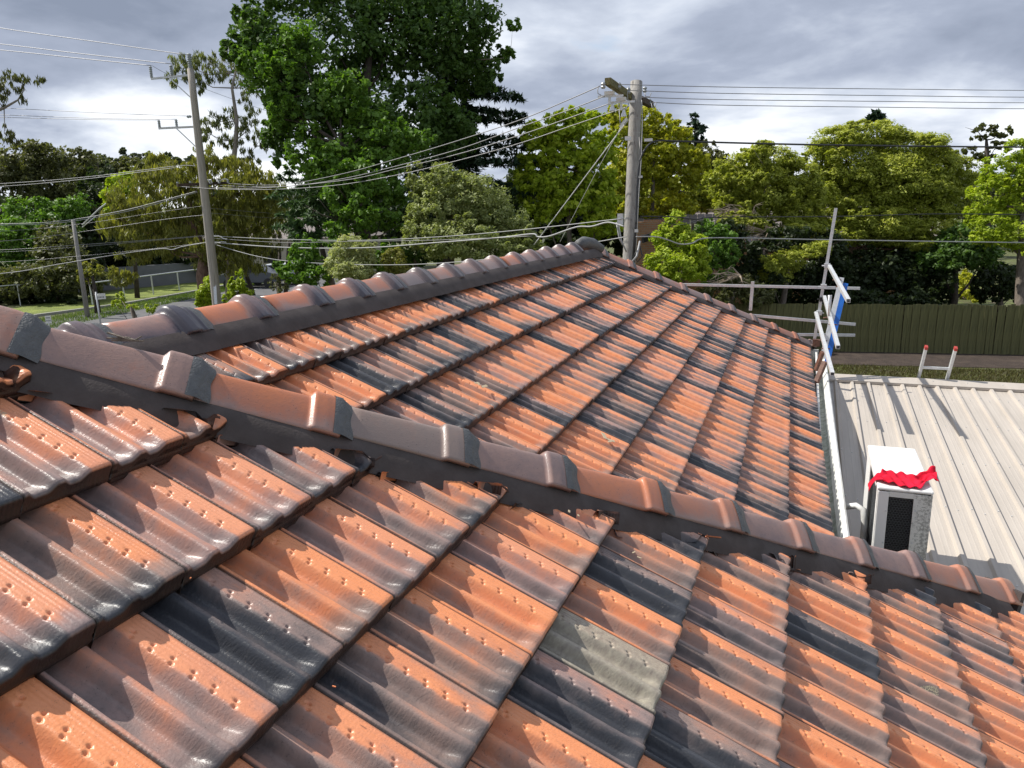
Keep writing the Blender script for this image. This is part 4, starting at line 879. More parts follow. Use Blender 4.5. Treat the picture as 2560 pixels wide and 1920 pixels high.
mb = MB(pr); mb.tube([at(1598, 610, 13.5), at(1606, 640, 13.5), at(1594, 655, 13.5), at(1584, 640, 13.5), at(1598, 620, 13.5)], 0.012, 8); mb.build('drop_cable', M_wired, polR, smooth=True)
# left pole
DL = 24.5; lb = at(541, 745, DL); pl = np.array([lb[0], lb[1], GZ])
polL = thing('utility_pole', 'tall utility pole on the left with two side brackets of stacked insulators', 'utility pole', tuple(pl))
ztl = onaxis(pl, 172, 0)[2]; zs = np.linspace(GZ, ztl, 12)
mb = MB(pl); mb.tube([(pl[0], pl[1], z) for z in zs], [0.165-0.065*(z-GZ)/(ztl-GZ) for z in zs], 20); mb.build('pole', M_pole2, polL, smooth=True)
def axp(py): return onaxis(pl, py, 0)
def atl(x, y, D=DL): return at(x, y, D)
for (tip, root, brace_a, brace_b) in (((377, 197), (472, 188), (420, 192), (478, 245)), ((396, 321), (486, 317), (440, 320), (493, 370))):
    mb = MB(pl); mb.bar(atl(*tip, DL-0.5), atl(*root), 0.07, 0.06); mb.bar(atl(*brace_a, DL-.3), atl(*brace_b), 0.035, 0.035); mb.build('side_bracket', M_galv, polL)
insul(pl, atl(379, 194, DL-.5), 0.055, 0.34, 6, polL); insul(pl, atl(430, 189, DL-.25), 0.065, 0.32, 6, polL); insul(pl, axp(172), 0.075, 0.44, 7, polL)
insul(pl, atl(399, 319, DL-.5), 0.05, 0.22, 4, polL); insul(pl, atl(442, 317, DL-.25), 0.05, 0.22, 4, polL); insul(pl, atl(468, 292, DL-.1), 0.05, 0.16, 2, polL, ax=(1, 0, 0))
mb = MB(pl); mb.bar(atl(443, 463, DL-.8), atl(572, 457, DL+.4), 0.10, 0.09); mb.build('crossarm', M_timd, polL)
for q in ((444, 460), (476, 459), (525, 456), (548, 455), (570, 454)): insul(pl, atl(*q, DL-.2)-np.array([0, 0, .05]), 0.04, 0.12, 2, polL)
mb = MB(pl)
for pts in ([(525, 458), (519, 449), (528, 449), (530, 458)], [(546, 458), (553, 450), (562, 447), (570, 449), (572, 458)], [(517, 588), (530, 592), (545, 589), (560, 597), (568, 598)], [(512, 606), (540, 608), (552, 604), (566, 606)]): mb.tube([atl(*q, DL-.15) for q in pts], 0.016, 6)
mb.box(atl(530, 590, DL-.1), (.4, .05, .05)); mb.box(atl(532, 606, DL-.1), (.4, .05, .05)); mb.build('cable_bracket', M_galv, polL)
mb = MB(pl); mb.bar(atl(536, 690, DL-.2), atl(540, 760, DL-.2), 0.09, 0.05); mb.build('cable_guard', M_galv, polL)
# further pole behind with crossarm only
fp = at(492, 600, 46); fpb = np.array([fp[0], fp[1], GZ]); mb = MB(fpb); zf = onaxis(fpb, 405, 0)[2]; mb.tube([fpb, (fpb[0], fpb[1], zf)], [0.15, 0.1], 12)
polF = thing('utility_pole', 'distant utility pole standing right behind the left pole, only its grey crossarm clear to see', 'utility pole', tuple(fpb)); mb.build('pole', M_pole2, polF, smooth=True)
mb = MB(fpb); mb.bar(at(421, 424, 46), at(541, 421, 46), 0.12, 0.12); mb.bar(at(482, 424, 46), at(500, 448, 46), .05, .05); mb.build('crossarm', M_pole2, polF)
def wire(pts, r, m, label, group=None, sag=0.0, n=26):
    P = [np.array(p) for p in pts]
    if len(P) == 2:
        a, b = P; P = [a*(1-t)+b*t - np.array([0, 0, 4*sag*t*(1-t)]) for t in np.linspace(0, 1, n)]
    else:                                            # smooth curve through the points
        Q = [P[0]]+P+[P[-1]]; out_ = []
        for i in range(1, len(Q)-2):
            for t in np.linspace(0, 1, 9)[:-1]:
                p0, p1, p2, p3 = Q[i-1:i+3]; out_.append(0.5*((2*p1)+(-p0+p2)*t+(2*p0-5*p1+4*p2-p3)*t*t+(-p0+3*p1-3*p2+p3)*t**3))
        P = out_+[P[-1]]
    mb = MB(P[0]); mb.tube(P, r*0.78, 6); o = mb.build('power_line', m, smooth=True); return tag(o, label, 'cable', group)
def arc(pp, Da, Db, n=3):                            # image points with depth running Da -> Db by 1/depth
    k = len(pp); xs_ = np.array([p[0] for p in pp], float); f = (xs_-xs_[0])/(xs_[-1]-xs_[0]+1e-9)
    return [at(x, y, 1/((1-t)/Da+t/Db)) for (x, y), t in zip(pp, f)]
g1 = 'bare wires sagging from the left pole to the mossy crossarm'
wire(arc([(572, 459), (700, 462), (850, 436), (1000, 395), (1150, 350), (1300, 300), (1420, 250), (1500, 215)], DL, 12.7), 0.011, M_wire, 'topmost of the four wires between the left pole and the mossy crossarm', g1)
wire(arc([(550, 464), (700, 467), (850, 448), (1000, 413), (1150, 372), (1300, 318), (1420, 276), (1512, 240)], DL, 13.0), 0.011, M_wire, 'second from the top of the four wires between left pole and mossy crossarm', g1)
wire(arc([(476, 464), (620, 471), (850, 452), (1000, 420), (1150, 384), (1300, 338), (1420, 296), (1526, 258)], DL, 13.3), 0.011, M_wire, 'third from the top of the four wires between left pole and mossy crossarm', g1)
wire(arc([(446, 466), (560, 473), (700, 473), (850, 462), (1000, 436), (1150, 400), (1300, 358), (1430, 314), (1572, 266)], DL, 13.8), 0.011, M_wire, 'lowest of the four wires between the left pole and the mossy crossarm', g1)
g2 = 'bare wires running right from the weathered pole'
for k, (y0, y1, x0, w_) in enumerate(((211, 225, 1550, 'topmost'), (226, 242, 1575, 'second'), (243, 256, 1605, 'third'), (256, 271, 1632, 'lowest'))):
    wire(arc([(x0, y0), (1800, y0+(y1-y0)*.45), (2200, y0+(y1-y0)*.8), (2620, y1+1), (3000, y1-3)], 13.6, 17), 0.009, M_wire, f'{w_} of the four bare wires leaving the weathered pole to the right', g2)
wire(arc([(1590, 560), (1592, 470), (1600, 400), (1622, 362), (1650, 352), (1720, 354), (2100, 363), (2620, 368), (3000, 366)], 13.4, 17), 0.022, M_wired, 'thick black cable bending out from the weathered pole and running right')
wire(arc([(1600, 541), (1680, 542), (1740, 548), (1800, 543), (2100, 541), (2340, 535), (2620, 537), (3000, 537)], 13.6, 16), 0.014, M_wired, 'dark grey cable crossing the far trees below the thick black cable')
wire(arc([(1645, 543), (1665, 556), (1700, 562), (1730, 556), (1762, 540)], 13.8, 14.2), 0.009, M_wired, 'short black loop of cable hanging below the dark grey cable')
wire(arc([(1590, 592), (1640, 592), (1670, 600), (1700, 610), (1730, 608), (1760, 596), (1850, 595), (2100, 600), (2620, 607), (3000, 607)], 13.2, 16), 0.015, M_wireg, 'pale grey cable with a dip beside the conifer, lowest of the cables to the right')
g3 = 'telephone cables strung between the two poles'
wire(arc([(530, 590), (700, 598), (900, 601), (1100, 592), (1300, 575), (1560, 546)], DL, 13.4), 0.012, M_wireg, 'upper of the two grey cables crossing low in front of the big trees', g3)
wire(arc([(534, 606), (700, 618), (900, 620), (1100, 606), (1250, 594), (1330, 585), (1345, 592), (1375, 590), (1440, 568), (1480, 566), (1520, 556), (1560, 566)], DL, 13.3), 0.020, M_wireg, 'thick pale cable with a kink, low in front of the big trees', g3)
wire(arc([(534, 596), (700, 606), (850, 604), (1100, 600), (1330, 590)], DL, 14), 0.007, M_wire, 'thin wire between the grey cable and the thick pale cable')
wire(arc([(534, 610), (640, 640), (760, 656), (1000, 662), (1250, 645), (1450, 612), (1565, 592)], DL, 13.2), 0.012, M_wireg, 'lowest cable, dipping behind the roof ridge')
wire([at(1570, 300, 13.7), at(1335, 612, 15.5)], 0.012, M_galv, 'steel stay wire running down left from the weathered pole')
wire([at(1552, 318, 13.7), at(1480, 450, 14.6), at(1400, 605, 16.2)], 0.007, M_galv, 'thinner stay wire beside the steel stay')
mb = MB(at(1556, 305, 13.7)); mb.bar(at(1567, 296, 13.7), at(1550, 318, 13.75), 0.06, 0.05); tag(mb.build('cable_clamp', M_galv), 'grey clamp on the steel stay wire near the weathered pole', 'clamp')
g4 = 'high wires running left from the tall pole'
wire(arc([(-300, 20), (0, 70), (230, 103), (467, 137)], 30, DL), 0.017, M_wire, 'top high wire running left from the tip of the tall pole', g4)
wire(arc([(-300, 78), (0, 110), (200, 134), (430, 160)], 30, DL), 0.017, M_wire, 'middle high wire running left from the tall pole', g4)
wire(arc([(-300, 98), (0, 125), (200, 146), (378, 164)], 30, DL), 0.017, M_wire, 'lower high wire running left from the outer insulator', g4)
wire(arc([(467, 137), (520, 158), (620, 200), (700, 240)], DL, 31), 0.008, M_wire, 'high wire passing from the pole tip into the thin gum tree')
wire(arc([(380, 164), (430, 190), (560, 240), (690, 285)], DL, 31), 0.008, M_wire, 'high wire passing from the outer insulator behind the pole into the trees')
g5 = 'thin wires running left at the second bracket'
for k, (a_, b_, c_) in enumerate(((270, 282, 290), (287, 296, 300), (293, 299, 302))):
    wire(arc([(-300, a_-12), (0, a_), (250, b_), ((468, 442, 399)[k], (290, 298, 300)[k])], 30, DL), 0.012, M_wire, f'{("upper", "middle", "lower")[k]} thin wire running left at the second bracket of the tall pole', g5)
g6 = 'slack cables on the left in front of the wood'
for k, (pp, r, lab) in enumerate((
    ([(-300, 470), (0, 459), (200, 444), (360, 425), (450, 414), (490, 415)], 0.012, 'upper slack wire in front of the wood on the left'),
    ([(-300, 480), (0, 466), (200, 449), (360, 429), (440, 419)], 0.012, 'second slack wire in front of the wood on the left'),
    ([(-300, 566), (0, 560), (150, 553), (300, 528), (400, 503), (492, 478)], 0.016, 'thicker pale cable in front of the wood on the left'),
    ([(-300, 570), (0, 563), (150, 557), (300, 532), (400, 507), (494, 480)], 0.012, 'pale cable just under the thicker one on the left'),
    ([(-300, 585), (0, 578), (200, 560), (400, 530), (512, 514)], 0.006, 'hair thin wire above the olive gum tree'),
    ([(-300, 612), (0, 603), (200, 580), (400, 550), (515, 537)], 0.010, 'thin wire crossing the olive gum tree'),
    ([(-300, 632), (0, 625), (200, 612), (400, 598), (516, 588)], 0.009, 'wire ending at the upper collar of the tall pole'),
    ([(-300, 638), (0, 630), (150, 621), (330, 606), (516, 590)], 0.007, 'faint wire alongside the one at the upper collar'),
    ([(-300, 662), (0, 655), (200, 640), (400, 620), (516, 606)], 0.008, 'wire ending at the lower collar of the tall pole'),
    ([(-300, 700), (0, 684), (150, 660), (300, 635), (400, 622), (430, 624), (450, 618), (470, 614), (516, 606)], 0.017, 'thick pale cable rising to the lower collar of the tall pole'))):
    wire(arc(pp, 27, DL), r, M_wireg if r > .011 else M_wire, lab, g6)
for k, y in enumerate((520, 532)): wire(arc([(520, y), (700, y+14), (900, y+18)], DL, 30), 0.006, M_wire, ('upper', 'lower')[k]+' hair thin wire running right from the tall pole into the cedar')
# street lamp pole
sl_ = at(215, 764, 36.5); spb = np.array([sl_[0], sl_[1], GZ]); lamp = thing('street_lamp', 'street lamp with a long outreach arm on a thin grey pole beside the verge', 'street lamp', tuple(spb)); zl = onaxis(spb, 549, 0)[2]
mb = MB(spb); mb.tube([spb, (spb[0], spb[1], zl)], [0.12, 0.08], 14); mb.build('pole', M_pole, lamp, smooth=True)
D_ = float(sl_@fw); mb = MB(spb); mb.tube([at(206, 562, D_-.1), at(250, 520, D_-.5), at(275, 502, D_-.8), at(292, 498, D_-.9)], 0.035, 8); mb.tube([at(206, 568, D_-.1), at(240, 540, D_-.4)], 0.025, 6); mb.build('lamp_arm', M_galv, lamp, smooth=True)
mb = MB(spb); p = at(301, 499, D_-1.0); mb.tube([p+RT*-.18, p+RT*-.10, p+RT*.1, p+RT*.24], [0.03, 0.10, 0.11, 0.03], 12); mb.build('lamp_head', M_galv, lamp, smooth=True)
# ------------------------------------------------------------------ street signs
def text_obj(body, loc, size, m, parent, M3):
    cu = bpy.data.curves.new('lettering', 'FONT'); cu.body = body; cu.size = size; cu.align_x = 'CENTER'; cu.align_y = 'CENTER'; cu.extrude = 0.002
    t = bpy.data.objects.new('lettering', cu); link(t, parent); me = bpy.data.meshes.new_from_object(t); bpy.data.objects.remove(t)
    o = bpy.data.objects.new('lettering', me); link(o, parent); me.materials.append(m); mw = M3.to_4x4(); mw.translation = Vector(loc); o.matrix_local = mw; return o
M_sign = simple('sign_white', (0.78, 0.78, 0.74), rough=0.5)
s0 = at(250, 800, 31.5); s0 = np.array([s0[0], s0[1], GZ]); sg = thing('street_sign', 'small white street name sign on a thin pole at the road edge', 'sign', tuple(s0)); Ds = float(s0@fw)
zsg = onaxis(s0, 730, 0)[2]
mb = MB(s0); mb.tube([s0, (s0[0], s0[1], zsg)], 0.035, 10); mb.build('pole', M_galv, sg, smooth=True)
c_ = at(251, 741, 31.4); xdir = RT*0.97+fw*0.25; xdir -= np.array([0, 0, xdir[2]]); xdir /= np.linalg.norm(xdir); zd = np.array([0, 0, 1.0]); yd = np.cross(zd, xdir)
mb = MB(s0); mb.box(c_, (0.40, 0.02, 0.24), (xdir, yd, zd)); mb.build('sign_board', M_sign, sg)
M_ink = simple('sign_ink', (0.12, 0.13, 0.14), rough=0.7)
mb = MB(s0)
for k in range(5): mb.box(c_-yd*0.013+xdir*(-0.11+0.055*k)-zd*0.03, (0.030, 0.004, 0.075 if k in (0, 4) else 0.055), (xdir, yd, zd))
mb.build('faded_lettering', M_ink, sg)
s1 = at(120, 812, 29); s1 = np.array([s1[0], s1[1], GZ]); sg2 = thing('notice_sign', 'little white notice board low beside the road', 'sign', tuple(s1))
c_ = at(121, 799, 29); mb = MB(s1); mb.box(c_, (0.20, 0.02, 0.30), (xdir, yd, zd)); mb.build('sign_board', M_sign, sg2); mb = MB(s1); mb.tube([s1-np.array([0, 0, .4]), c_], 0.02, 8); mb.build('pole', M_galv, sg2)
mb = MB(s1)
for r_ in range(2):
    for k in range(4): mb.box(c_-yd*0.013+xdir*(-0.06+0.04*k)+zd*(0.07-0.11*r_), (0.022, 0.004, 0.05), (xdir, yd, zd))
mb.build('faded_lettering', M_ink, sg2)
# ------------------------------------------------------------------ paling fence
fa, fb = np.array([-3.2, 24.9, GZ]), np.array([8.4, 26.6, GZ]); fen = thing('paling_fence', 'green stained timber paling fence along the back of the yard, in tree shade', 'fence', tuple(fa))
M_pal = simple('green_stained_timber', (0.078, 0.082, 0.034), (0.165, 0.158, 0.062), rough=0.85, scale=3, bump=0.4, bscale=30, stretch=(6, 6, 0.6))
fd = fb-fa; fl = np.linalg.norm(fd); fd = fd/fl; fn_ = np.array([fd[1], -fd[0], 0])
pm = []
for k in range(3):
    mb = MB(); h = 1.52+0.012*k; mb.box((0, 0, h/2), (0.104+0.012*k, 0.016, h)); o = mb.build('paling', M_pal); pm.append(o.data); bpy.data.objects.remove(o)
npal = int(fl/0.118)
for i in range(npal):
    p = fa+fd*0.118*i-fa + fn_*(0.020 if i % 2 else 0); o = bpy.data.objects.new('paling', random.choice(pm)); link(o, fen); a = math.atan2(fd[1], fd[0])
    o.matrix_local = Matrix.Translation(Vector(p)+Vector((0, 0, random.uniform(-.015, .02)))) @ Matrix.Rotation(a, 4, 'Z') @ Matrix.Rotation(random.uniform(-.01, .01), 4, 'Y')
mb = MB(fa)
mb.bar(fa+fn_*-0.09+np.array([0,0,.74]), fb+fn_*-0.09+np.array([0,0,.74]), 0.02, 1.46)
mb.build('backing_sheet', M_timd, fen)  # added dark sheet behind the palings, stops light through the gaps
mb = MB(fa)
for z in (0.35, 1.25): mb.bar(fa-fn_*0.05+np.array([0, 0, z]), fb-fn_*0.05+np.array([0, 0, z]), 0.05, 0.09)
mb.build('rail', M_pal, fen)
# ------------------------------------------------------------------ brick house behind the trees
bh = at(1880, 700, 33.0); BHO = np.array([bh[0], bh[1], GZ]); bhs = thing('brick_house', 'orange brick house with grey tiled roof, half hidden behind the shrubs', 'house', tuple(BHO))
ex = np.array([0.985, 0.17, 0]); ey = np.array([-0.17, 0.985, 0]); X3 = (ex, ey, np.array([0, 0, 1.]))
wl = at(1612, 700, 29.5); wl[2] = GZ
M_rt = simple('grey_concrete_tile', (0.17, 0.145, 0.135), (0.27, 0.235, 0.22), rough=0.9, scale=3)
W0 = at(1604, 560, 30)
mb = MB(BHO); mb.box(np.array([*(at(1640, 640, 31.3)[:2]), GZ+2.05]), (1.9, 3.0, 4.1), X3); mb.build('wall', M_brick, bhs)
mb = MB(BHO); cwall = at(1930, 650, 35.5); mb.box(np.array([cwall[0], cwall[1], GZ+1.5]), (10.5, 4.5, 3.0), X3); mb.build('wall', M_brick, bhs)
# soldier course under the eave of the near wing
mb = MB(BHO); c0 = at(1640, 555, 29.75)
for k in range(16): mb.box(np.array([*(at(1612, 553, 29.72)[:2]), c0[2]-0.02])+ex*(0.09*k), (0.078, 0.03, 0.23), X3)
o = mb.build('soldier_course', M_brick, bhs); o['kind'] = 'stuff'
# roof of near wing + main roof, tile by tile (joined)
mb = MB(BHO)
def roofplane(p0, eu, ed, nu, nv, tw=0.30, tg=0.33):
    n = np.cross(eu, ed); n *= np.sign(n[2])
    for j in range(nv):
        for i in range(nu):
            c = p0+eu*tw*(i+.5)+ed*tg*(j+.5)+n*(0.0); t2 = ed-n*0.09; t2 /= np.linalg.norm(t2)
            mb.box(c+n*random.uniform(0, .01), (tw*0.93, tg*1.08, 0.03), (eu, t2, np.cross(eu, t2)))
roofplane(at(1738, 532, 36.5), ex, np.array([0.17*.93*1, -0.985*.93, -0.36])/np.linalg.norm([0.17*.93, .985*.93, .36]), 34, 11)
roofplane(at(1596, 541, 31.0), ex, np.array([0.17*.93*1, -0.985*.93, -0.30])/np.linalg.norm([0.17*.93, .985*.93, .30]), 12, 3)
o = mb.build('roof', M_rt, bhs); o['kind'] = 'stuff'
mb = MB(BHO); 
for k in range(26): mb.tube([at(1738, 530, 36.5)+ex*(0.40*k), at(1738, 530, 36.5)+ex*(0.40*k+.39)], 0.085, 8)
o = mb.build('ridge_capping', M_rt, bhs); o['kind'] = 'stuff'
mb = MB(BHO); mb.bar(at(1606, 598, 29.0), at(1660, 582, 29.6), 0.12, 0.28); mb.build('gutter', M_black, bhs)
def antenna(px, pyt, pyb, D, label, spans):
    p = at(px, pyb, D); o_ = thing('tv_antenna', label, 'antenna', tuple(p)); mb = MB(p); mb.tube([p, at(px+2, pyt, D)], 0.022, 6); mb.build('mast', M_galv, o_)
    mb = MB(p); mb.tube([at(spans[0][0], spans[0][1], D), at(spans[1][0], spans[1][1], D)], 0.022, 6); 
    for k in range(9):
        t = k/8; q = at(spans[0][0]*(1-t)+spans[1][0]*t, spans[0][1]*(1-t)+spans[1][1]*t, D); mb.tube([q-fw*.35+UP*0.03, q+fw*.35-UP*0.03], 0.009, 5)
    mb.build('boom', M_galv, o_)
antenna(1669, 436, 530, 33, 'tall television antenna above the grey tiled roof', ((1646, 434), (1718, 433)))
antenna(1608, 489, 520, 31.5, 'short television antenna close to the weathered pole', ((1600, 490), (1640, 487)))
# white patches of a shed / sky-lit surfaces behind the trees: a pale shed
mb = MB(at(2000, 690, 30.5)); mb.box(at(2020, 668, 31.5), (0.9, 0.8, 0.5), X3); o = mb.build('shed', simple('pale_sheet', (0.6, 0.62, 0.64), rough=0.5)); tag(o, 'pale garden shed glimpsed behind the paperbark trees', 'shed')
# ------------------------------------------------------------------ left side: far wall, wire fence, house, car
M_wallg = simple('grey_render', (0.15, 0.155, 0.165), (0.19, 0.195, 0.205), rough=0.9, scale=1)
g0, g1_ = onz(150, 735, GZ), onz(520, 704, GZ); mb = MB(g0); mb.bar(g0+np.array([0, 0, .75]), g1_+np.array([0, 0, .75]), 0.3, 1.5); o = mb.build('boundary_wall', M_wallg); tag(o, 'long low grey rendered wall behind the wire fence on the left', 'wall')
wf0, wf1 = onz(232, 763, GZ), onz(560, 708, GZ); wfn = thing('wire_fence', 'galvanised pipe and wire fence on the far side of the grass verge', 'fence', tuple(wf0))
L_ = np.linalg.norm(wf1-wf0); nd = int(L_/2.4)
for k in range(nd+1):
    p = wf0+(wf1-wf0)*k/nd; mb = MB(wf0); mb.tube([p, p+np.array([0, 0, 1.25])], 0.04, 8); mb.build('post', M_galv, wfn)
mb = MB(wf0); mb.tube([wf0+np.array([0, 0, 1.25]), wf1+np.array([0, 0, 1.25])], 0.035, 8); mb.build('top_rail', M_galv, wfn)
wg0, wg1 = onz(-300, 800, GZ), onz(170, 752, GZ); wf2 = thing('wire_fence', 'dark wire fence in front of the wood, far left', 'fence', tuple(wg0)); mb = MB(wg0); mb.tube([wg0+np.array([0, 0, 1.2]), wg1+np.array([0, 0, 1.2])], 0.025, 6); mb.build('top_rail', M_galv, wf2)
for k in range(8):
    p = wg0+(wg1-wg0)*k/7; mb = MB(wg0); mb.tube([p, p+np.array([0, 0, 1.2])], 0.03, 6); mb.build('post', M_galv, wf2)
hp = at(690, 650, 62); HPO = np.array([hp[0], hp[1], GZ]); hs = thing('cream_house', 'cream house beyond the car park, seen between the dark trunks', 'house', tuple(HPO))
mb = MB(HPO); mb.box(HPO+np.array([0, 0, 1.5]), (16, 7, 3.0), X3); mb.build('wall', simple('cream_wall', (0.48, 0.44, 0.36), rough=0.8), hs); mb = MB(HPO)
mb.add([HPO+ex*a+ey*b+np.array([0, 0, z]) for a, b, z in ((-8.5, -4, 3), (8.5, -4, 3), (8.5, 4, 3), (-8.5, 4, 3), (-5, 0, 4.6), (5, 0, 4.6))], [(0, 1, 5, 4), (1, 2, 5), (2, 3, 4, 5), (3, 0, 4)]); mb.build('roof', M_rt, hs)
for k in range(4): mb = MB(HPO); mb.box(HPO+ex*(-5+3.3*k)-ey*3.52+np.array([0, 0, 1.7]), (1.4, 0.06, 1.1), X3); mb.build('window', M_wired, hs)
rl0, rl1 = onz(612, 690, GZ), onz(708, 676, GZ); gr = thing('railing', 'low dark green railing beside the footpath past the tall pole', 'railing', tuple(rl0))
for z in (0.9, 0.45): mb = MB(rl0); mb.tube([rl0+np.array([0, 0, z]), rl1+np.array([0, 0, z])], 0.05, 6); mb.build('rail', simple('green_rail', (0.10, 0.14, 0.10), rough=0.6), gr)
for k in range(5): mb = MB(rl0); p = rl0+(rl1-rl0)*k/4; mb.tube([p, p+np.array([0, 0, .9])], 0.04, 6); mb.build('post', M_galv, gr)
sp_ = onz(692, 691, GZ); mb = MB(sp_)
for k in range(3): mb.box(sp_+RT*(0.16*k-.16)+np.array([0, 0, .42]), (0.12, 0.12, 0.85))
o = mb.build('bollard', simple('yellow_timber', (0.52, 0.42, 0.22), rough=0.8)); tag(o, 'pale timber bollard post at the footpath end', 'bollard')
def car(px, py, D, col, label):
    p = at(px, py, D); p[2] = GZ+0.03; c = thing('parked_car', label, 'car', tuple(p), 'cars in the car park beyond the street'); a = RT*np.array([1, 1, 0]); a /= np.linalg.norm(a); b = np.cross((0, 0, 1.), a)
    prof = [(-2.1, .35), (-2.15, .75), (-1.9, .95), (-1.35, 1.02), (-0.8, 1.42), (0.7, 1.46), (1.4, 1.05), (2.05, .92), (2.15, .6), (2.1, .35)]
    mb = MB(p); n = len(prof); V = [p+a*x+b*y+np.array([0, 0, z]) for y in (-.82, .82) for x, z in prof]; mb.add(V, [tuple(range(n))[::-1], tuple(range(n, 2*n))]+[(k, (k+1) % n, n+(k+1) % n, n+k) for k in range(n)]); mb.build('body', simple('car_paint', col, rough=0.25), c, bevel=0.06)
    for s in (-1, 1):
        mb = MB(p); mb.add([p+a*x+b*s*.835+np.array([0, 0, z]) for x, z in ((-1.2, 1.03), (-.75, 1.36), (.62, 1.39), (1.2, 1.05))], [(0, 1, 2, 3)]); mb.build('window', M_wired, c)
        for x in (-1.35, 1.35):
            mb = MB(p); q = p+a*x+b*s*.80+np.array([0, 0, .32]); mb.tube([q, q+b*s*.06], 0.32, 16); mb.build('wheel', M_black, c)
    return c
car(697, 655, 52, (0.62, 0.66, 0.70), 'white sedan parked beyond the street, between the cedar trunks')
car(626, 655, 50, (0.10, 0.11, 0.13), 'dark car parked further left, behind the hanging gum leaves')
# ------------------------------------------------------------------ vegetation
def leaf_mat(name, dark, mid, light, trans=0.35, rough=0.55):
    m, nt, p, out = newmat(name); L = nt.links.new
    a = N(nt, 'ShaderNodeAttribute', attribute_name='rnd'); r = N(nt, 'ShaderNodeValToRGB'); L(a.outputs['Fac'], r.inputs[0]); e = r.color_ramp.elements
    e[0].position = 0.0; e[0].color = (*dark, 1); e[1].position = 1.0; e[1].color = (*light, 1); k = e.new(0.5); k.color = (*mid, 1)
    L(r.outputs[0], p.inputs['Base Color']); p.inputs['Roughness'].default_value = rough; p.inputs['Specular IOR Level'].default_value = 0.35
    tr = N(nt, 'ShaderNodeBsdfTranslucent'); ml = N(nt, 'ShaderNodeMixRGB', blend_type='MULTIPLY'); ml.inputs[0].default_value = 1; L(r.outputs[0], ml.inputs[1]); ml.inputs[2].default_value = (1.25, 1.35, 0.6, 1); L(ml.outputs[0], tr.inputs[0])
    mx = N(nt, 'ShaderNodeMixShader'); mx.inputs[0].default_value = trans; L(p.outputs[0], mx.inputs[1]); L(tr.outputs[0], mx.inputs[2]); L(mx.outputs[0], out.inputs[0]); return m
ML = dict(
 green=leaf_mat('leaf_fresh_green', (0.070, 0.141, 0.021), (0.117, 0.222, 0.029), (0.204, 0.351, 0.048)),
 deep=leaf_mat('leaf_deep_green', (0.051, 0.095, 0.020), (0.075, 0.145, 0.029), (0.135, 0.221, 0.046)),
 olive=leaf_mat('leaf_olive', (0.139, 0.143, 0.036), (0.223, 0.232, 0.052), (0.392, 0.356, 0.065)),
 gum=leaf_mat('leaf_gum', (0.109, 0.133, 0.055), (0.172, 0.196, 0.070), (0.265, 0.281, 0.094)),
 gumbrown=leaf_mat('leaf_gum_brown', (0.070, 0.080, 0.030), (0.115, 0.125, 0.045), (0.175, 0.175, 0.065)),
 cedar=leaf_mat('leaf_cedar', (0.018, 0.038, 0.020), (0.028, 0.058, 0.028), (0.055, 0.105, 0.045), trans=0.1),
 cedar2=leaf_mat('leaf_cedar_light', (0.042, 0.087, 0.039), (0.077, 0.147, 0.056), (0.140, 0.238, 0.084), trans=0.15),
 pitt=leaf_mat('leaf_grey_green', (0.186, 0.217, 0.078), (0.279, 0.319, 0.116), (0.420, 0.451, 0.171)),
 cream=leaf_mat('leaf_variegated', (0.22, 0.27, 0.10), (0.40, 0.43, 0.19), (0.60, 0.60, 0.32)),
 lime=leaf_mat('leaf_lime', (0.190, 0.273, 0.020), (0.342, 0.436, 0.030), (0.551, 0.598, 0.050)),
 yellow=leaf_mat('leaf_yellow_green', (0.208, 0.239, 0.019), (0.383, 0.398, 0.029), (0.606, 0.542, 0.047)),
 melal=leaf_mat('leaf_paperbark', (0.190, 0.225, 0.034), (0.334, 0.374, 0.052), (0.559, 0.557, 0.084)),
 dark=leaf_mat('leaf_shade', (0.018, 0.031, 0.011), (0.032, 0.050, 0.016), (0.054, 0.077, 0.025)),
 far=leaf_mat('leaf_far', (0.054, 0.072, 0.048), (0.084, 0.102, 0.066), (0.120, 0.138, 0.084)),
)
M_bark = simple('bark', (0.10, 0.08, 0.062), (0.21, 0.175, 0.14), rough=0.9, scale=7, bump=0.9, bscale=22, stretch=(3, 3, 0.6))
M_barkr = simple('red_bark', (0.11, 0.062, 0.042), (0.25, 0.16, 0.115), rough=0.9, scale=7, bump=0.9, bscale=22, stretch=(3, 3, 0.6))
M_barkg = simple('smooth_grey_bark', (0.20, 0.17, 0.14), (0.32, 0.28, 0.23), rough=0.8, scale=3, stretch=(3, 3, 0.6))
M_barkd = simple('dark_bark', (0.035, 0.028, 0.022), (0.075, 0.058, 0.045), rough=0.9, scale=7, bump=0.8, bscale=22)
def unit(v): return v/np.maximum(np.linalg.norm(v, axis=-1, keepdims=True), 1e-9)
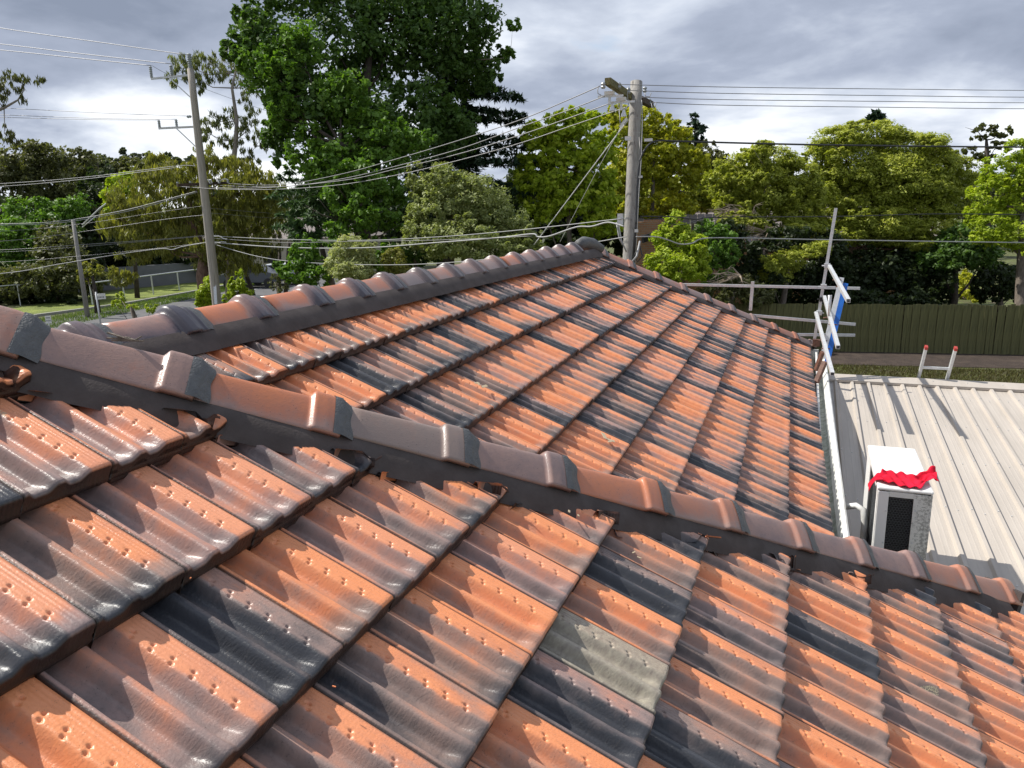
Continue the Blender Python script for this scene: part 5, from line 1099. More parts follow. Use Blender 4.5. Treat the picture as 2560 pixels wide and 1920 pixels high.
def leaves(C, out, size, kind, r_):
    """C centres (n,3), out outward directions -> quads."""
    n = len(C); rr = rng.normal(size=(n, 3))
    if kind == 'droop':
        long_ = unit(np.array([0, 0, -1.0]) + 0.38*rr); nrm = unit(np.cross(long_, rng.normal(size=(n, 3)))); ar = 0.20
    elif kind == 'spray':
        long_ = unit(out*[1, 1, 0.15] + 0.35*rr + [0, 0, -0.25]); nrm = unit(np.array([0, 0, 1.0]) + 0.35*rng.normal(size=(n, 3))); nrm = unit(nrm - long_*(nrm*long_).sum(1, keepdims=True)); ar = 0.22
    elif kind == 'fine':
        nrm = unit(out*0.6 + 0.5*rr + [0, 0, 0.75]); long_ = unit(np.cross(nrm, rng.normal(size=(n, 3)))); ar = 0.40
    else:
        nrm = unit(out*0.55 + 0.65*rr + [0, 0, 0.45]); long_ = unit(np.cross(nrm, rng.normal(size=(n, 3)))); ar = 0.62
    sd = np.cross(nrm, long_); s = size*(0.6+0.8*rng.random((n, 1)))
    a = C - long_*s*0.5; b = C + sd*s*ar*0.5 + long_*s*0.05; c = C + long_*s*0.5 + nrm*s*(-0.10); d = C - sd*s*ar*0.5 + long_*s*0.05
    V = np.stack([a, b, c, d], 1).reshape(-1, 3); F = np.arange(4*n).reshape(n, 4); return V, F, np.repeat(r_, 4)
TOTAL = [0]
def blob_points(c, R, n, clump, hollow=0.55):
    """leaf centres in an ellipsoid made of clumps sitting on its shell."""
    m_ = max(8, int(n/clump)); d = unit(rng.normal(size=(m_, 3))); rad = hollow + (1-hollow)*rng.random((m_, 1))**0.55; cc = d*rad
    cc *= (1+0.12*np.sin(d[:, :1]*5+c[0]*3)+0.10*np.sin(d[:, 2:3]*7+c[1]*2))
    k = rng.integers(0, m_, n); cr = 0.15 + 0.20*rng.random((m_, 1)); loc = unit(rng.normal(size=(n, 3)))*rng.random((n, 1))**0.4
    P = cc[k] + loc*cr[k]; hue = 0.30*rng.random(m_)[k]; return c + P*R, unit(d[k]*0.6+loc*0.6), hue, loc[:, 2]
def tree(name, label, cat, blobs, mat_, kind='broad', size=0.12, dens=1.0, trunk=None, bark=None, base=None, clump=28, group=None, hollow=0.55, limbs=True, limb_r=0.05, depthf=1.0):
    """blobs: (px, py, rx, ry, D) in photograph pixels at depth D; each becomes an ellipsoid in the world."""
    Vs, Fs, As, n0 = [], [], [], 0; cen = []
    for b in blobs:
        px, py, rx, ry, D = b[:5]; c = at(px, py, D); Rx = rx*D/FPX; Rz = ry*D/FPX; Ry = depthf*0.5*(Rx+Rz) if Rx < 3*Rz else Rx*0.8
        cen.append((c, Rx, Rz)); area = 4*math.pi*((Rx*Rz)**1.6/3+(Rx*Ry)**1.6/3+(Ry*Rz)**1.6/3)**(1/1.6)
        n = int(max(60, dens*area/(size*size)*(5.6 if kind == 'broad' else 9.0 if kind in ('fine',) else 10.0)))
        P, o_, hue, lz = blob_points(c, np.array([Rx, Ry, Rz]), n, clump, hollow)
        P = c + (P-c)@np.array([[rt[0], rt[1], 0], [-rt[1], rt[0], 0], [0, 0, 1]])
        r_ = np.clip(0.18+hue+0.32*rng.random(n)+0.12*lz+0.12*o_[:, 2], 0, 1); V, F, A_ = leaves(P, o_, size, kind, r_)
        Vs.append(V); Fs.append(F+n0); As.append(A_); n0 += len(V)
    V = np.concatenate(Vs); F = np.concatenate(Fs); A_ = np.concatenate(As); TOTAL[0] += len(F)*2
    if base is None: c = np.mean([q[0] for q in cen], 0); base = np.array([c[0], c[1], GZ])
    else: base = np.array(base, float)
    t = thing(name, label, cat, tuple(base), group)
    mesh_np('crown', V-base, F, mat_, t, attrs={'rnd': A_})
    if trunk is not False:
        mb = MB(base); r0 = 0.16; top = None
        if trunk: 
            pts = [np.array(p, float) for p in trunk[0]]; mb.tube(pts, trunk[1], 10); top = pts[-1]; mids = pts
        else:
            c = np.mean([q[0] for q in cen], 0); top = np.array([c[0], c[1], c[2]]); pts = [base, base*0.6+top*0.4+rng.normal(size=3)*[.15, .15, 0], top]; mb.tube(pts, [r0, r0*.7, r0*.35], 8); mids = pts
        if limbs:
            mxr = max(q[1] for q in cen)
            for c, Rx, Rz in [q for q in cen if q[1] > .62*mxr]:
                st = min(mids[1:], key=lambda q: np.linalg.norm(q-c)+(2 if q[2] > c[2] else 0)); m1 = st*0.5+c*0.5+np.array([0, 0, -0.12*np.linalg.norm(c-st)])
                mb.tube([st, m1, c], [limb_r*1.1, limb_r*.7, limb_r*0.2], 5)
                for q in range(2):
                    e_ = c+rng.normal(size=3)*[Rx*.45, Rx*.45, Rz*.45]; mb.tube([m1*.4+c*.6, (m1*.4+c*.6+e_)/2+rng.normal(size=3)*.05, e_], [limb_r*.5, limb_r*.35, limb_r*.12], 5)
        mb.build('trunk', bark or M_bark, t, smooth=True)
    return t
def gp(px, py, D): p = at(px, py, D); p[2] = GZ; return p
def gnd(px, D): return gp(px, 700, D)
def jit(bl, k, s=0.7):
    """add k smaller lobes around each blob so outlines break up."""
    o_ = []
    for b in bl:
        o_.append(b)
        for _ in range(k):
            a = random.uniform(0, 2*math.pi); q = random.uniform(.55, .95); rs = random.uniform(.25, .45)
            o_.append((b[0]+b[2]*q*math.cos(a), b[1]+b[3]*q*math.sin(a), b[2]*rs, b[3]*rs*1.1, b[4]*(1+random.uniform(-.04, .02))))
    return o_
# central broad-leaved tree
B1 = [(700,150,110,100,24),(620,95,60,70,23.5),(840,120,120,110,25),(980,90,120,110,25.5),(1090,110,90,90,25.5),(1180,170,60,80,26),(1180,60,70,70,25),(760,290,90,80,23),(730,210,60,70,23),(880,300,110,90,24),(1030,300,110,100,25),(1120,330,80,70,25.5),
      (700,340,45,60,23),(760,-60,120,90,25),(950,-90,170,110,26),(1120,-50,110,90,26),(640,10,60,60,24),(590,110,40,35,23),(575,130,25,25,23),(1230,200,30,40,25.5),(1250,140,30,22,25.5)]
tree('broadleaf_tree', 'tallest tree in the middle, its broad leaved crown cut off by the picture top', 'tree', jit(B1, 3), ML['deep'], size=0.17, dens=0.62, base=gnd(905, 24.5),
     trunk=([gnd(905, 24.5), at(905, 560, 24.5), at(900, 400, 24.6), at(915, 230, 24.8), at(930, 60, 25)], [.34, .28, .22, .15, .08]), bark=M_barkd, limb_r=.07, hollow=.35)
B1b = [(640,150,55,50,22.5),(700,200,50,60,22.3),(720,280,45,50,22.3),(770,380,60,60,22.3),(830,420,70,70,22),(900,470,70,70,21.8),(870,560,50,50,21.5),(850,500,50,50,21.5),(960,400,70,60,22.3),(1010,350,60,50,22.5),(750,120,60,60,22.8),(850,240,70,60,22.6),(920,330,60,50,22.4),(950,560,50,40,21.4),(985,470,40,50,22)]
tree('broadleaf_tree', 'bright green broad leaved tree in front of the tallest one, reaching down to the ridge', 'tree', jit(B1b, 3), ML['green'], size=0.15, dens=0.75, base=gnd(870, 22), bark=M_barkd, limb_r=.05, hollow=.4)
for k, (x, y, r) in enumerate(((1282, 61, 22), (1278, 133, 17))):
    pass
tree('broadleaf_sprig', 'two leaf tufts on long twigs against the sky, right of the tallest tree', 'branch', [(1282,60,22,17,24.8),(1276,132,15,17,24.8)], ML['green'], size=0.13, dens=1.3, base=at(1185, 150, 25.2), hollow=.2,
     trunk=([at(1185, 150, 25.2), at(1225, 148, 25), at(1255, 146, 24.9), at(1275, 134, 24.8)], [.03, .02, .015, .01]), limb_r=.008)
# cedar: flat layered sprays
def cedar_sprays(rows, D, Dj=1.5):
    o_ = []
    for (px, py, L_, s) in rows:
        k = max(3, int(abs(L_)/26))
        for i in range(k):
            t = (i+.5)/k; o_.append((px+L_*t, py+s*t*t*abs(L_)*0.35+random.uniform(-3, 3), 26*(1-.35*t), 8*(1-.3*t), D+random.uniform(-Dj, Dj)))
    return o_
rows = []
for y, L_ in ((150, 90), (185, 120), (215, 160), (240, 200), (262, 225), (300, 215), (335, 230), (372, 220), (410, 240), (445, 235), (480, 260), (520, 250), (560, 230), (600, 220)):
    for q in range(2): rows.append((1110+random.uniform(-25, 25), y+random.uniform(-12, 12), L_*random.uniform(.75, 1.02), random.uniform(.1, .35)))
for y, L_ in ((100, -60), (210, -150), (290, -180), (350, -200), (420, -230), (470, -300), (520, -330), (560, -340)): rows.append((1110, y, L_*random.uniform(.85, 1.1), .3))
tree('cedar_tree', 'dark cedar with flat drooping tiers showing right of the tallest tree', 'tree', cedar_sprays(rows, 28)+[(1110,300,70,130,28.5),(1120,470,100,130,28.5),(1110,130,40,60,28.5)], ML['cedar'], kind='spray', size=0.34, dens=1.3, base=gnd(1110, 28.5),
     trunk=([gnd(1110, 28.5), at(1110, 400, 28.5), at(1112, 60, 28.5)], [.4, .3, .1]), bark=M_barkd, limb_r=.03, clump=40)
rows = []
for y, L_ in ((388, -90), (418, -150), (440, -120), (470, -170), (500, -110), (520, -150), (550, -160), (580, -120), (405, -60), (455, -170), (490, -150)): rows.append((850+random.uniform(-20, 20), y, L_, random.uniform(.25, .6)))
tree('cedar_tree', 'paler cedar with drooping tiers on the left of the tallest tree', 'tree', cedar_sprays(rows, 25.5)+[(830,480,60,80,26),(760,560,60,50,26)], ML['cedar2'], kind='spray', size=0.30, dens=1.2, base=gnd(850, 26), bark=M_barkd, limb_r=.03, clump=40)
# thin gums behind the left pole
T1 = at(575, 395, 33); base = gnd(560, 33)
B = [(455,160,40,28,33),(430,190,22,32,33),(480,190,30,35,33),(515,150,32,35,33),(540,180,32,35,33),(505,215,22,28,33),(540,300,38,32,33),(515,330,28,32,33),(570,290,26,26,33),(560,350,26,30,33),(600,340,26,28,33),(630,300,34,32,33),(650,350,26,38,33),(615,250,24,22,33),(590,190,34,34,34),(640,200,38,38,34),(575,150,28,26,34),(630,140,30,30,34),(660,250,22,28,34),(625,390,26,24,33)]
tree('gum_tree', 'slender gum with sparse hanging leaves behind the tall pole, sky showing through', 'tree', B, ML['gum'], kind='droop', size=0.24, dens=0.40, base=base,
     trunk=([base, at(582, 420, 33), at(590, 350, 33), at(592, 300, 33), at(580, 220, 33), at(588, 180, 33)], [.2, .12, .10, .08, .06, .03]), bark=M_barkg, limb_r=.028, clump=26, hollow=.2)
base = gnd(420, 31)
B = [(330,500,60,45,31),(290,560,40,50,31),(400,450,60,45,31),(350,570,60,50,31),(430,520,70,60,31),(480,450,50,50,31),(520,500,60,60,31),(560,560,60,60,31),(600,500,60,60,31),(450,590,60,45,31),(400,620,60,30,31),(630,570,50,60,31),(640,470,45,50,31.5),(590,430,50,40,31.5),(530,400,50,30,31.5),(400,410,35,25,31.5),(680,520,40,80,32),(560,640,60,50,31),(620,640,40,50,31),(330,640,40,25,31),(310,700,32,22,30),(290,690,20,20,30)]
tree('gum_tree', 'wide olive gum with drooping foliage around the tall pole on the left', 'tree', jit(B, 2), ML['olive'], kind='droop', size=0.26, dens=0.85, base=gnd(505, 31),
     trunk=([gnd(510, 31), at(505, 690, 31), at(510, 640, 31), at(480, 560, 31), at(470, 480, 31)], [.28, .24, .2, .14, .08]), bark=M_barkr, limb_r=.05, clump=26, hollow=.35)
base = gnd(640, 34); tree('gum_tree', 'darker gum foliage between the wide olive gum and the pale cedar', 'tree', [(640,560,50,60,34.5),(600,620,60,50,34.5),(560,600,50,60,34.5),(670,600,30,40,34.5),(520,640,40,40,34.5),(500,580,60,60,34.5)], ML['gumbrown'], kind='droop', size=0.28, dens=.8, base=base, bark=M_barkd, limb_r=.04)
mb = MB(gnd(735, 38))
for x, x2 in ((700, 690), (722, 705), (735, 742), (748, 735), (725, 752)): mb.tube([gp(x2, 700, 38), at(x, 600, 38)], [.13, .07], 7)
o = mb.build('tree_trunks', M_barkd, smooth=True); tag(o, 'group of dark slim trunks in front of the cream house', 'tree')
# woods on the left
def wood(label, blobs, mk, size=.32, dens=.75, kind='broad', k=2, **kw): return tree('woodland_tree', label, 'tree', jit(blobs, k), ML[mk], kind=kind, size=size, dens=dens, group=None, bark=M_barkd, hollow=.4, **kw)
wood('tall brown-green gum at the left edge, rising over the wood', [(40,420,80,50,60),(110,400,60,40,60),(20,480,80,60,60),(120,470,70,50,60),(80,380,40,25,60)], 'gumbrown', .28, .8)
wood('brown-green gum in the wood, left of the lime green tree', [(190,430,60,45,64),(230,470,50,50,64),(160,500,70,50,62),(190,395,40,25,64)], 'gumbrown', .28, .8)
wood('bright green tree low in the wood at the left', [(120,520,45,30,50),(180,520,50,35,50),(140,560,70,40,50),(60,540,50,40,50)], 'green', .22, .8)
wood('mid green tree at the left edge, below the bright one', [(30,600,70,50,46),(90,620,60,40,46),(10,660,70,40,46),(50,575,50,30,46)], 'green', .20, .7)
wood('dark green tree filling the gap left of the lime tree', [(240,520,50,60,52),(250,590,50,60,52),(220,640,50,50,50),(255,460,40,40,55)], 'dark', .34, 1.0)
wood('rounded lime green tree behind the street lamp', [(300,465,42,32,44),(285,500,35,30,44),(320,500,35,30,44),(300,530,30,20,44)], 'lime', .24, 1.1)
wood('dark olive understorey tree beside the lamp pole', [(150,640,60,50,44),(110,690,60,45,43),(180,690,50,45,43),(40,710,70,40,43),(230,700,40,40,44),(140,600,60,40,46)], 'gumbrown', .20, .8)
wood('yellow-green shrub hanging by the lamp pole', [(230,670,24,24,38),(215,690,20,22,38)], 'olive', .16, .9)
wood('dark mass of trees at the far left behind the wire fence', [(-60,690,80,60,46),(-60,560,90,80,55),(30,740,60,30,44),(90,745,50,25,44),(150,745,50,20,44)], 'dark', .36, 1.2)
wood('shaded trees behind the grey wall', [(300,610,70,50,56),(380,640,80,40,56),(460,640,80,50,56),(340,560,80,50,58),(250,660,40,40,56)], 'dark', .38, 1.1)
for k, (x, y, w_, h_, mk, lab) in enumerate(((330,415,45,22,'gumbrown','grey-green tree on the far slope, left of the tall pole'),(270,425,40,25,'gumbrown','rounded tree on the far slope above the lime tree'),(400,430,50,25,'gum','pale tree on the far slope right behind the tall pole'),(385,400,26,20,'gum','small feathery tree top beside the tall pole'),(230,410,40,22,'far','dusky tree on the far slope by the left edge of the ridge'))):
    wood(lab, [(x,y,w_,h_,110),(x+w_*.6,y+10,w_*.7,h_*.8,108),(x-w_*.6,y+12,w_*.7,h_*.8,112)], mk, .45, .8)
Bf = []
for i in range(46):
    x = -120+i*16+random.uniform(-5, 5); Bf.append((x, 402+random.uniform(-7, 5)+(4 if x < 200 else 0), random.uniform(12, 22), random.uniform(7, 13), 260))
Bf += [(255,388,11,8,262),(310,384,9,12,262),(308,376,5,8,262),(420,388,9,8,262),(490,402,7,12,262)]
t = tree('far_wood', 'dark wooded ridge on the skyline at the left', 'wood', Bf, ML['far'], size=1.5, dens=1.0, trunk=False, hollow=.3)
for c in list(t.children): c['kind'] = 'stuff'
# near gum boughs entering from the left
base = at(-160, 420, 27)
tree('gum_bough', 'gum boughs with thin leaves reaching in at the upper left edge', 'branch', [(20,190,22,18,27),(55,200,30,18,27),(95,200,20,14,27),(15,230,20,24,27),(45,225,20,14,27),(55,250,12,14,27),(-10,260,30,25,27),(-30,210,40,30,27),(10,340,28,22,27),(35,348,20,16,27),(-20,320,30,20,27)], ML['gumbrown'], kind='droop', size=0.22, dens=.42, base=base,
     trunk=([base, at(-60, 300, 27), at(10, 270, 27), at(45, 250, 27), at(60, 225, 27)], [.09, .06, .045, .03, .015]), bark=M_barkg, limb_r=.018, hollow=.1)
# verge shrubs near the tall pole
def shrub(label, blobs, mk, size=.1, dens=1.0, kind='broad', cat='shrub', name='shrub', **kw): return tree(name, label, cat, jit(blobs, 3), ML[mk], kind=kind, size=size, dens=dens, bark=M_bark, limb_r=.02, **kw)
shrub('upright yellow-green conifer shrub at the foot of the tall pole, left side', [(520,735,22,38,25),(508,750,18,26,25),(530,700,10,22,25)], 'lime', .12, 1.3, 'fine')
shrub('green feathery shrub right of the tall pole', [(590,730,18,32,26),(600,700,9,26,26),(575,750,18,20,26),(615,745,20,24,26)], 'lime', .12, 1.2, 'fine')
shrub('wispy green shoots in front of the road at the left', [(300,745,12,16,30),(330,768,14,10,28),(380,770,14,12,28),(290,762,14,12,29)], 'lime', .10, .6, 'fine')
shrub('bare twiggy bush in front of the road line', [(685,705,16,22,26),(700,715,22,14,26)], 'gumbrown', .07, .3, 'fine')
# broad green climber + variegated bush by the ridge
shrub('glossy bright green bush between the tall pole and the cream variegated bush', [(760,640,38,45,21),(735,680,40,30,20.5),(790,690,40,30,20.5),(700,665,20,14,22),(820,600,22,18,21),(960,650,32,32,20.5),(980,620,26,26,21)], 'green', .13, .95)
shrub('cream and green variegated bush rising over the ridge caps', [(870,615,34,28,19.5),(850,650,34,34,19.5),(905,650,34,34,19.5),(880,680,50,24,19.3),(925,620,18,16,19.6)], 'cream', .07, 1.15, 'fine')
shrub('small yellow-green bush right of the variegated one', [(985,655,32,36,19.5),(1010,690,36,24,19.5)], 'olive', .08, 1.1, 'fine')
shrub('shaded bush filling the gap below the grey-green round tree', [(1045,640,40,26,21.5),(1010,650,30,20,21.5),(1090,630,30,22,21.5)], 'deep', .12, 1.2)
tree('pittosporum_tree', 'big rounded grey-green tree with fine foliage above the middle of the ridge', 'tree', jit([(1110,460,70,40,21),(1165,500,80,55,21),(1085,540,60,55,20.5),(1220,540,70,55,21),(1280,580,60,50,21),(1320,620,40,40,21),(1150,600,80,50,20),(1060,500,35,40,21),(1230,620,80,40,20.5),(1050,580,40,45,20.3),(1040,440,25,30,21)], 4), ML['pitt'], kind='fine', size=0.10, dens=.9, base=gnd(1160, 21), clump=60, limb_r=.03, hollow=.72)
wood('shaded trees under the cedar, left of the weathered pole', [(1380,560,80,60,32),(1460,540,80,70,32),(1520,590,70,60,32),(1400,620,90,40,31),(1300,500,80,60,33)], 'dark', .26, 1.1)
tree('broadleaf_tree', 'leafy green tree left of the weathered pole, yellowish on top', 'tree', jit([(1400,320,60,40,27),(1450,300,50,30,27),(1370,370,60,50,27),(1440,370,60,50,27),(1490,420,50,60,27),(1400,440,70,50,27),(1480,490,60,50,27),(1350,430,40,40,27),(1520,370,30,40,27),(1420,510,70,40,27),(1350,500,50,50,27),(1340,340,40,35,27.5),(1500,560,50,40,27),(1310,440,30,60,28)], 3), ML['lime'], size=0.19, dens=1.1, base=gnd(1440, 27), hollow=.5)
tree('broadleaf_tree', 'golden green tree right behind the weathered pole', 'tree', jit([(1545,300,45,30,31),(1600,300,50,32,31),(1655,320,45,35,31),(1690,370,40,50,31),(1640,390,60,50,31),(1570,370,50,50,31),(1600,450,60,40,31),(1680,440,45,35,31),(1560,440,50,60,31),(1740,420,35,50,31),(1640,520,70,30,31),(1700,520,40,30,31),(1560,520,40,40,31)], 3), ML['yellow'], size=0.19, dens=1.1, base=gnd(1620, 31), hollow=.5)
tree('broadleaf_tree', 'olive green tree behind the television antenna', 'tree', jit([(1640,490,60,40,34),(1700,480,55,40,34),(1755,470,40,35,34),(1740,510,40,25,34),(1620,440,40,40,34),(1780,500,40,30,34)], 3), ML['melal'], size=0.18, dens=1.0, base=gnd(1700, 34), hollow=.5)
tree('pine_tree', 'ragged dark pine standing above the far trees, right of the weathered pole', 'tree', [(1735,292,14,10,52),(1728,318,22,12,52),(1755,322,16,10,52),(1718,345,28,12,52),(1750,352,18,14,52),(1735,375,24,12,52),(1745,335,12,40,52)], ML['cedar'], kind='fine', size=.40, dens=1.2, base=gnd(1738, 52), bark=M_barkd)
tree('grey_tree', 'grey-brown bare looking tree beside the dark pine', 'tree', jit([(1770,395,30,40,50),(1800,410,28,30,50),(1735,400,30,30,50),(1750,430,40,30,50)], 3), ML['gumbrown'], kind='fine', size=.3, dens=.8, base=gnd(1765, 50), bark=M_barkg)
tree('grey_tree', 'small rounded grey-green tree on the skyline near the pine', 'tree', jit([(1822,400,20,18,70),(1840,420,20,18,70),(1800,420,20,20,70)], 2), ML['far'], size=.5, dens=.9, base=gnd(1820, 70), bark=M_barkg)
# paperbarks behind the fence
base = gnd(1915, 27)
tree('paperbark_tree', 'left paperbark with a rounded fine crown and a forked pale trunk', 'tree', jit([(1870,420,60,38,27),(1930,410,65,40,27),(1830,470,45,45,27),(1990,450,50,50,27),(1920,480,80,50,27),(1830,520,40,30,27),(1990,520,55,35,27),(1900,370,40,18,27),(2030,490,35,45,27),(1860,560,60,25,26.5),(1960,570,70,30,26.5),(2020,560,40,35,26.8),(1800,440,35,35,27)], 4), ML['melal'], kind='fine', size=.12, dens=1.25, base=base,
     trunk=([base, at(1913, 680, 27), at(1908, 620, 27), at(1905, 560, 27), at(1895, 520, 27)], [.2, .17, .15, .12, .08]), bark=M_barkg, limb_r=.045, clump=60, hollow=.68)
base = gnd(2180, 29)
tree('paperbark_tree', 'large domed paperbark, the widest crown behind the fence', 'tree', jit([(2090,360,70,38,29),(2180,340,80,34,29),(2270,370,80,40,29),(2130,420,80,50,29),(2230,430,90,55,29),(2330,430,60,55,29),(2080,450,40,50,29),(2170,510,80,45,29),(2290,510,80,45,29),(2380,500,45,45,29),(2120,540,45,30,29),(2230,580,70,35,28.5),(2330,580,70,35,28.5),(2040,400,35,30,29),(2340,380,35,25,29),(2060,520,50,50,28.8),(2200,560,90,40,28.4),(2100,590,60,30,28.4),(2400,430,40,40,29),(2260,460,90,50,28.6)], 4), ML['melal'], kind='fine', size=.125, dens=1.2, base=base,
     trunk=([base, at(2150, 690, 29), at(2130, 620, 29), at(2160, 560, 29), at(2190, 480, 29)], [.25, .2, .17, .13, .07]), bark=M_barkr, limb_r=.055, clump=60, hollow=.68)
shrub('low bough of fine green leaves hanging left of the guard rail post', [(1930,690,40,35,25),(1970,650,40,28,25),(2020,625,40,18,25),(2050,620,30,20,25),(1920,660,25,20,25)], 'melal', .085, 1.0, 'fine', name='bough', cat='branch')
tree('lime_tree', 'lime green tree at the right edge with a rough straight trunk', 'tree', jit([(2545,380,45,30,24),(2500,430,50,35,24),(2560,450,60,45,24),(2470,490,45,40,24),(2530,520,70,40,24),(2490,570,60,40,24),(2560,590,60,40,23.5),(2620,480,60,80,24),(2440,540,30,30,24)], 4), ML['lime'], kind='fine', size=.125, dens=.8, base=gp(2553, 925, 23.6),
     trunk=([gp(2553, 925, 23.6), at(2550, 860, 23.6), at(2552, 740, 23.6), at(2556, 640, 23.6), at(2560, 520, 23.6)], [.24, .19, .165, .15, .10]), bark=M_bark, limb_r=.05, clump=60, hollow=.65)
wood('deep green tree between the domed paperbark and the lime tree', [(2420,600,60,45,27),(2460,640,45,30,27),(2390,640,60,40,27),(2350,650,60,40,27.5)], 'deep', .15, .9)
tree('gum_tree', 'thin grey gum on the skyline above the right end of the paperbarks', 'tree', [(2440,320,26,10,50),(2475,318,20,12,50),(2500,335,26,14,50),(2455,345,22,10,50),(2420,375,24,9,50),(2490,365,30,10,50),(2370,380,14,9,50),(2460,390,40,14,50),(2525,325,14,10,50)], ML['gumbrown'], kind='broad', size=.30, dens=.55, base=gnd(2470, 50),
     trunk=([gnd(2470, 50), at(2468, 400, 50), at(2466, 350, 50)], [.3, .18, .08]), bark=M_barkd, limb_r=.05, hollow=.1)
tree('pine_tree', 'dark spiky tree top poking over the domed paperbark', 'tree', [(2190,305,22,16,40),(2175,295,10,14,40),(2205,298,12,14,40),(2190,285,7,10,40),(2212,312,12,12,40)], ML['cedar'], kind='fine', size=.42, dens=1.1, base=gnd(2190, 40), bark=M_barkd)
# shrubs in front of the brick house
shrub('bright conifer bush in front of the orange brick wall', [(1690,560,36,28,21),(1665,600,34,36,21),(1710,610,45,40,21),(1650,650,34,36,20.5),(1700,670,50,36,20.5),(1660,700,40,24,20.5),(1740,650,30,50,21)], 'lime', .11, 1.2, 'fine')
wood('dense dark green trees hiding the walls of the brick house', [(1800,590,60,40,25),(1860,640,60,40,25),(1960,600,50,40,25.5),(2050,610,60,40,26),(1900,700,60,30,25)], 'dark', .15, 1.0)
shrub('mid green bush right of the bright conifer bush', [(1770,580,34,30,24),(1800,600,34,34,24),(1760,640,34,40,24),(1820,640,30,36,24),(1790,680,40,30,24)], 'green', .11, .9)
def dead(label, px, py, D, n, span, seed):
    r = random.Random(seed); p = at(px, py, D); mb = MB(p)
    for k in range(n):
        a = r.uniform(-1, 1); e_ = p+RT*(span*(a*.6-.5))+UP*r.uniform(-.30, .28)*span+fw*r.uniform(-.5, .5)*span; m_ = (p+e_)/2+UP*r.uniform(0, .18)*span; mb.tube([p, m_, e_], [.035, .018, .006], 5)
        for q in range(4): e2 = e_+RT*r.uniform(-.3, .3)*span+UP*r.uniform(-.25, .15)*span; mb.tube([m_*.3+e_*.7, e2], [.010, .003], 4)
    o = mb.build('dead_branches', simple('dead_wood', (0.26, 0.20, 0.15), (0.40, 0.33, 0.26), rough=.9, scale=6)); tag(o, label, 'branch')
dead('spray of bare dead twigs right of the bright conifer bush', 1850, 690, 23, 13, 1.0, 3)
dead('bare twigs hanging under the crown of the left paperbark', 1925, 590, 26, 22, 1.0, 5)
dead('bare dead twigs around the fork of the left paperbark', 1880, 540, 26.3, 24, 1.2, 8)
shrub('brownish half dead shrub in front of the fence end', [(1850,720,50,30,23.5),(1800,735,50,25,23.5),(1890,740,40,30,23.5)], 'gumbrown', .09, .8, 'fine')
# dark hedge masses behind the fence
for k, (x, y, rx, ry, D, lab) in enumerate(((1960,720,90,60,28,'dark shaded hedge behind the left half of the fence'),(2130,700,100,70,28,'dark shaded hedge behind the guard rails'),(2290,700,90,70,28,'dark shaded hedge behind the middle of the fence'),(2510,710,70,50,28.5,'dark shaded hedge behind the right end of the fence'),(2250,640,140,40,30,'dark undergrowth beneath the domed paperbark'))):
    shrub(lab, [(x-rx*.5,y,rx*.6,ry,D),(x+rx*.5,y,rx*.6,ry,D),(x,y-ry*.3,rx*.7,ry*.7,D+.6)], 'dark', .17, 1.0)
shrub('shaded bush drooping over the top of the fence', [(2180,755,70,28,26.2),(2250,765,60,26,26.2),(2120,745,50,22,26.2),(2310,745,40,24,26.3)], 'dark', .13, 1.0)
shrub('small sunlit yellow bush seen through the gap behind the fence', [(2425,730,34,40,36),(2410,700,20,20,36)], 'yellow', .15, 1.0)
# background belt so no bare horizon shows between the trees
for k in range(11):
    x = 1330+k*125; D = 62+(k % 3)*6
    wood(('distant belt tree %s' % ('above the leafy green tree', 'behind the golden green tree', 'left of the dark pine', 'right of the dark pine', 'over the brick house ridge', 'behind the left paperbark', 'between the two paperbarks', 'behind the domed paperbark', 'right of the domed paperbark', 'behind the thin grey gum', 'at the right edge')[k]),
         [(x,470,75,35,D),(x+40,500,75,40,D),(x-30,520,70,40,D)], 'far' if k % 2 else 'gumbrown', .45, .8, k=1)
for k in range(6):
    x = 560+k*130; wood('distant belt tree %s' % ('behind the tall pole', 'behind the pale cedar', 'behind the bright green tree', 'behind the tallest trunk', 'behind the grey-green round tree', 'behind the dark cedar')[k], [(x,520,80,50,66),(x+40,560,80,50,66)], 'dark', .45, .9, k=1)
print('leaf tris', TOTAL[0])
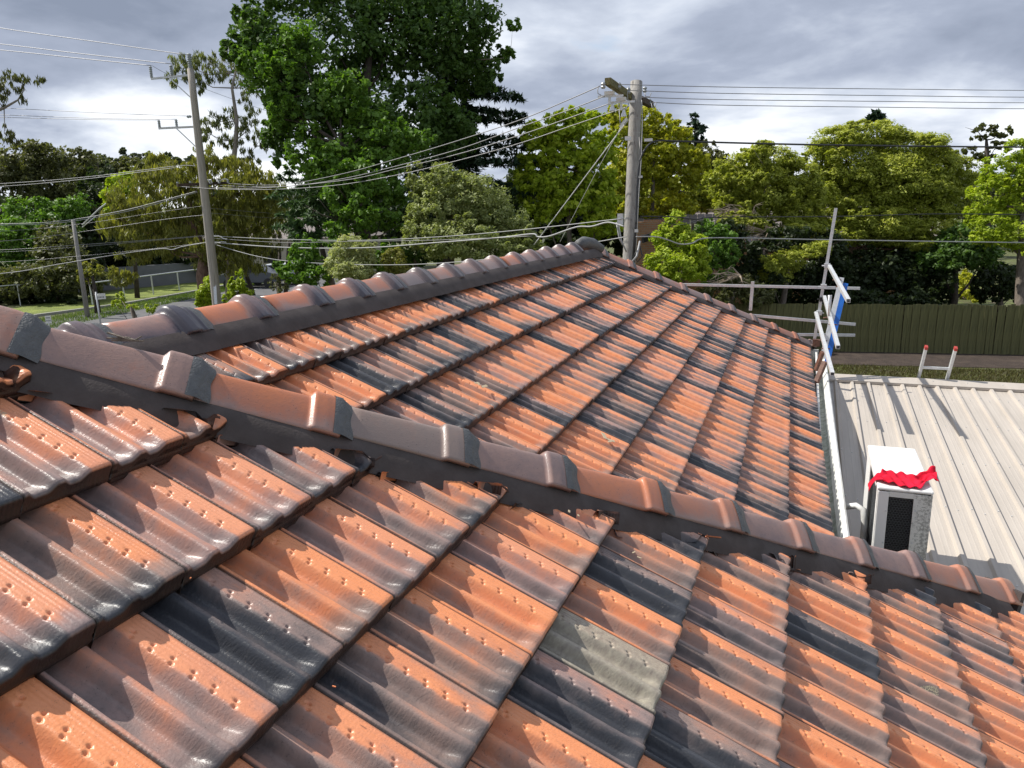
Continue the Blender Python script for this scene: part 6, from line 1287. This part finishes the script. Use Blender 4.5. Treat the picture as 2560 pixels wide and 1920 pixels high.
# ------------------------------------------------------------------ grass blades (stuff)
def blades(name, quad, n, h, mat_, seed=1):
    r = np.random.default_rng(seed); P = np.array([onz(x, y, GZ) for x, y in quad]); u, v = r.random((n, 1)), r.random((n, 1))
    c = (P[0]*(1-u)+P[1]*u)*(1-v)+(P[3]*(1-u)+P[2]*u)*v; a = r.random((n, 1))*6.283; d = np.concatenate([np.cos(a), np.sin(a), 0*a], 1)*h*.28; hh = h*(0.5+r.random((n, 1)))
    tip = c+np.concatenate([r.normal(size=(n, 2))*h*.4, hh], 1); V = np.stack([c-d*.5, c+d*.5, tip], 1).reshape(-1, 3); F = np.arange(3*n).reshape(n, 3)
    o = mesh_np(name, V, F, mat_, attrs={'rnd': np.repeat(r.random(n), 3)}); o['kind'] = 'stuff'; return o
blades('yard_grass', [(1960, 908), (2640, 930), (2900, 1000), (1960, 1000)], 24000, .07, leaf_mat('grass_blade', (.06, .048, .028), (.095, .085, .03), (.14, .135, .04), .25), 2)
blades('verge_grass_blades', [(-200, 850), (720, 690), (700, 700), (-200, 895)], 18000, .11, leaf_mat('verge_blade', (.07, .11, .02), (.12, .19, .03), (.20, .28, .05), .25), 3)
# leaves and twigs caught on the roof
r = random.Random(4); 
def debris(px, py, n, label, org, size=.02, colr=M_timber):
    d = ray(px, py); mb = MB()
    nn, cc = (np.cross(EA, NA), OA) if org == 'A' else (np.cross(EB, NB), OB); p = d*((nn@cc)/(nn@d)); mb = MB(p)
    for k in range(n):
        a = r.uniform(0, 3.14); L_ = size*r.uniform(.5, 1.6); c = p+NA*r.uniform(-.02, .02)+EA*r.uniform(-.03, .03)+nn*(.004 if org == 'B' else -.002); dd = NA*math.cos(a)+EA*math.sin(a); mb.bar(c-dd*L_/2, c+dd*L_/2+nn*.004, L_*.35, .002, nn)
    tag(mb.build('leaf_debris', colr), label, 'debris')
M_dead = simple('dead_leaf', (0.52, 0.42, 0.28), rough=.8); M_chip = simple('clay_chip', (0.62, 0.20, 0.08), rough=.8)
debris(1200, 965, 3, 'pale dead leaf on a tile in the middle of the far roof', 'B', .05, M_dead); debris(1515, 1098, 3, 'small pale debris on a tile near the near hip', 'B', .05, M_dead)
debris(463, 1440, 1, 'orange clay chip at a tile corner, left foreground', 'A', .012, M_chip); debris(860, 1735, 1, 'orange clay chip on a dark tile at the bottom', 'A', .010, M_chip); debris(1430, 1284, 2, 'tiny yellow straw on a cut tile below the near hip', 'A', .014, M_dead); debris(1600, 1397, 2, 'tiny straw on a brown tile right of the navy tile', 'A', .014, M_dead)
p = hipA_pt(-0.12, -0.11, 0.125); mb = MB(p)
for k in range(9): a = r.uniform(-1, 1); mb.bar(p+np.array([-.03, -.03, .012])+RT*r.uniform(-.02, .02), p+np.array([-.07, -.04, .012])+RT*a*.05+UP*r.uniform(.0, .03), .008, .003)
tag(mb.build('dry_leaves', M_bark), 'dry curled leaves caught on the second hip cap from the left', 'debris')
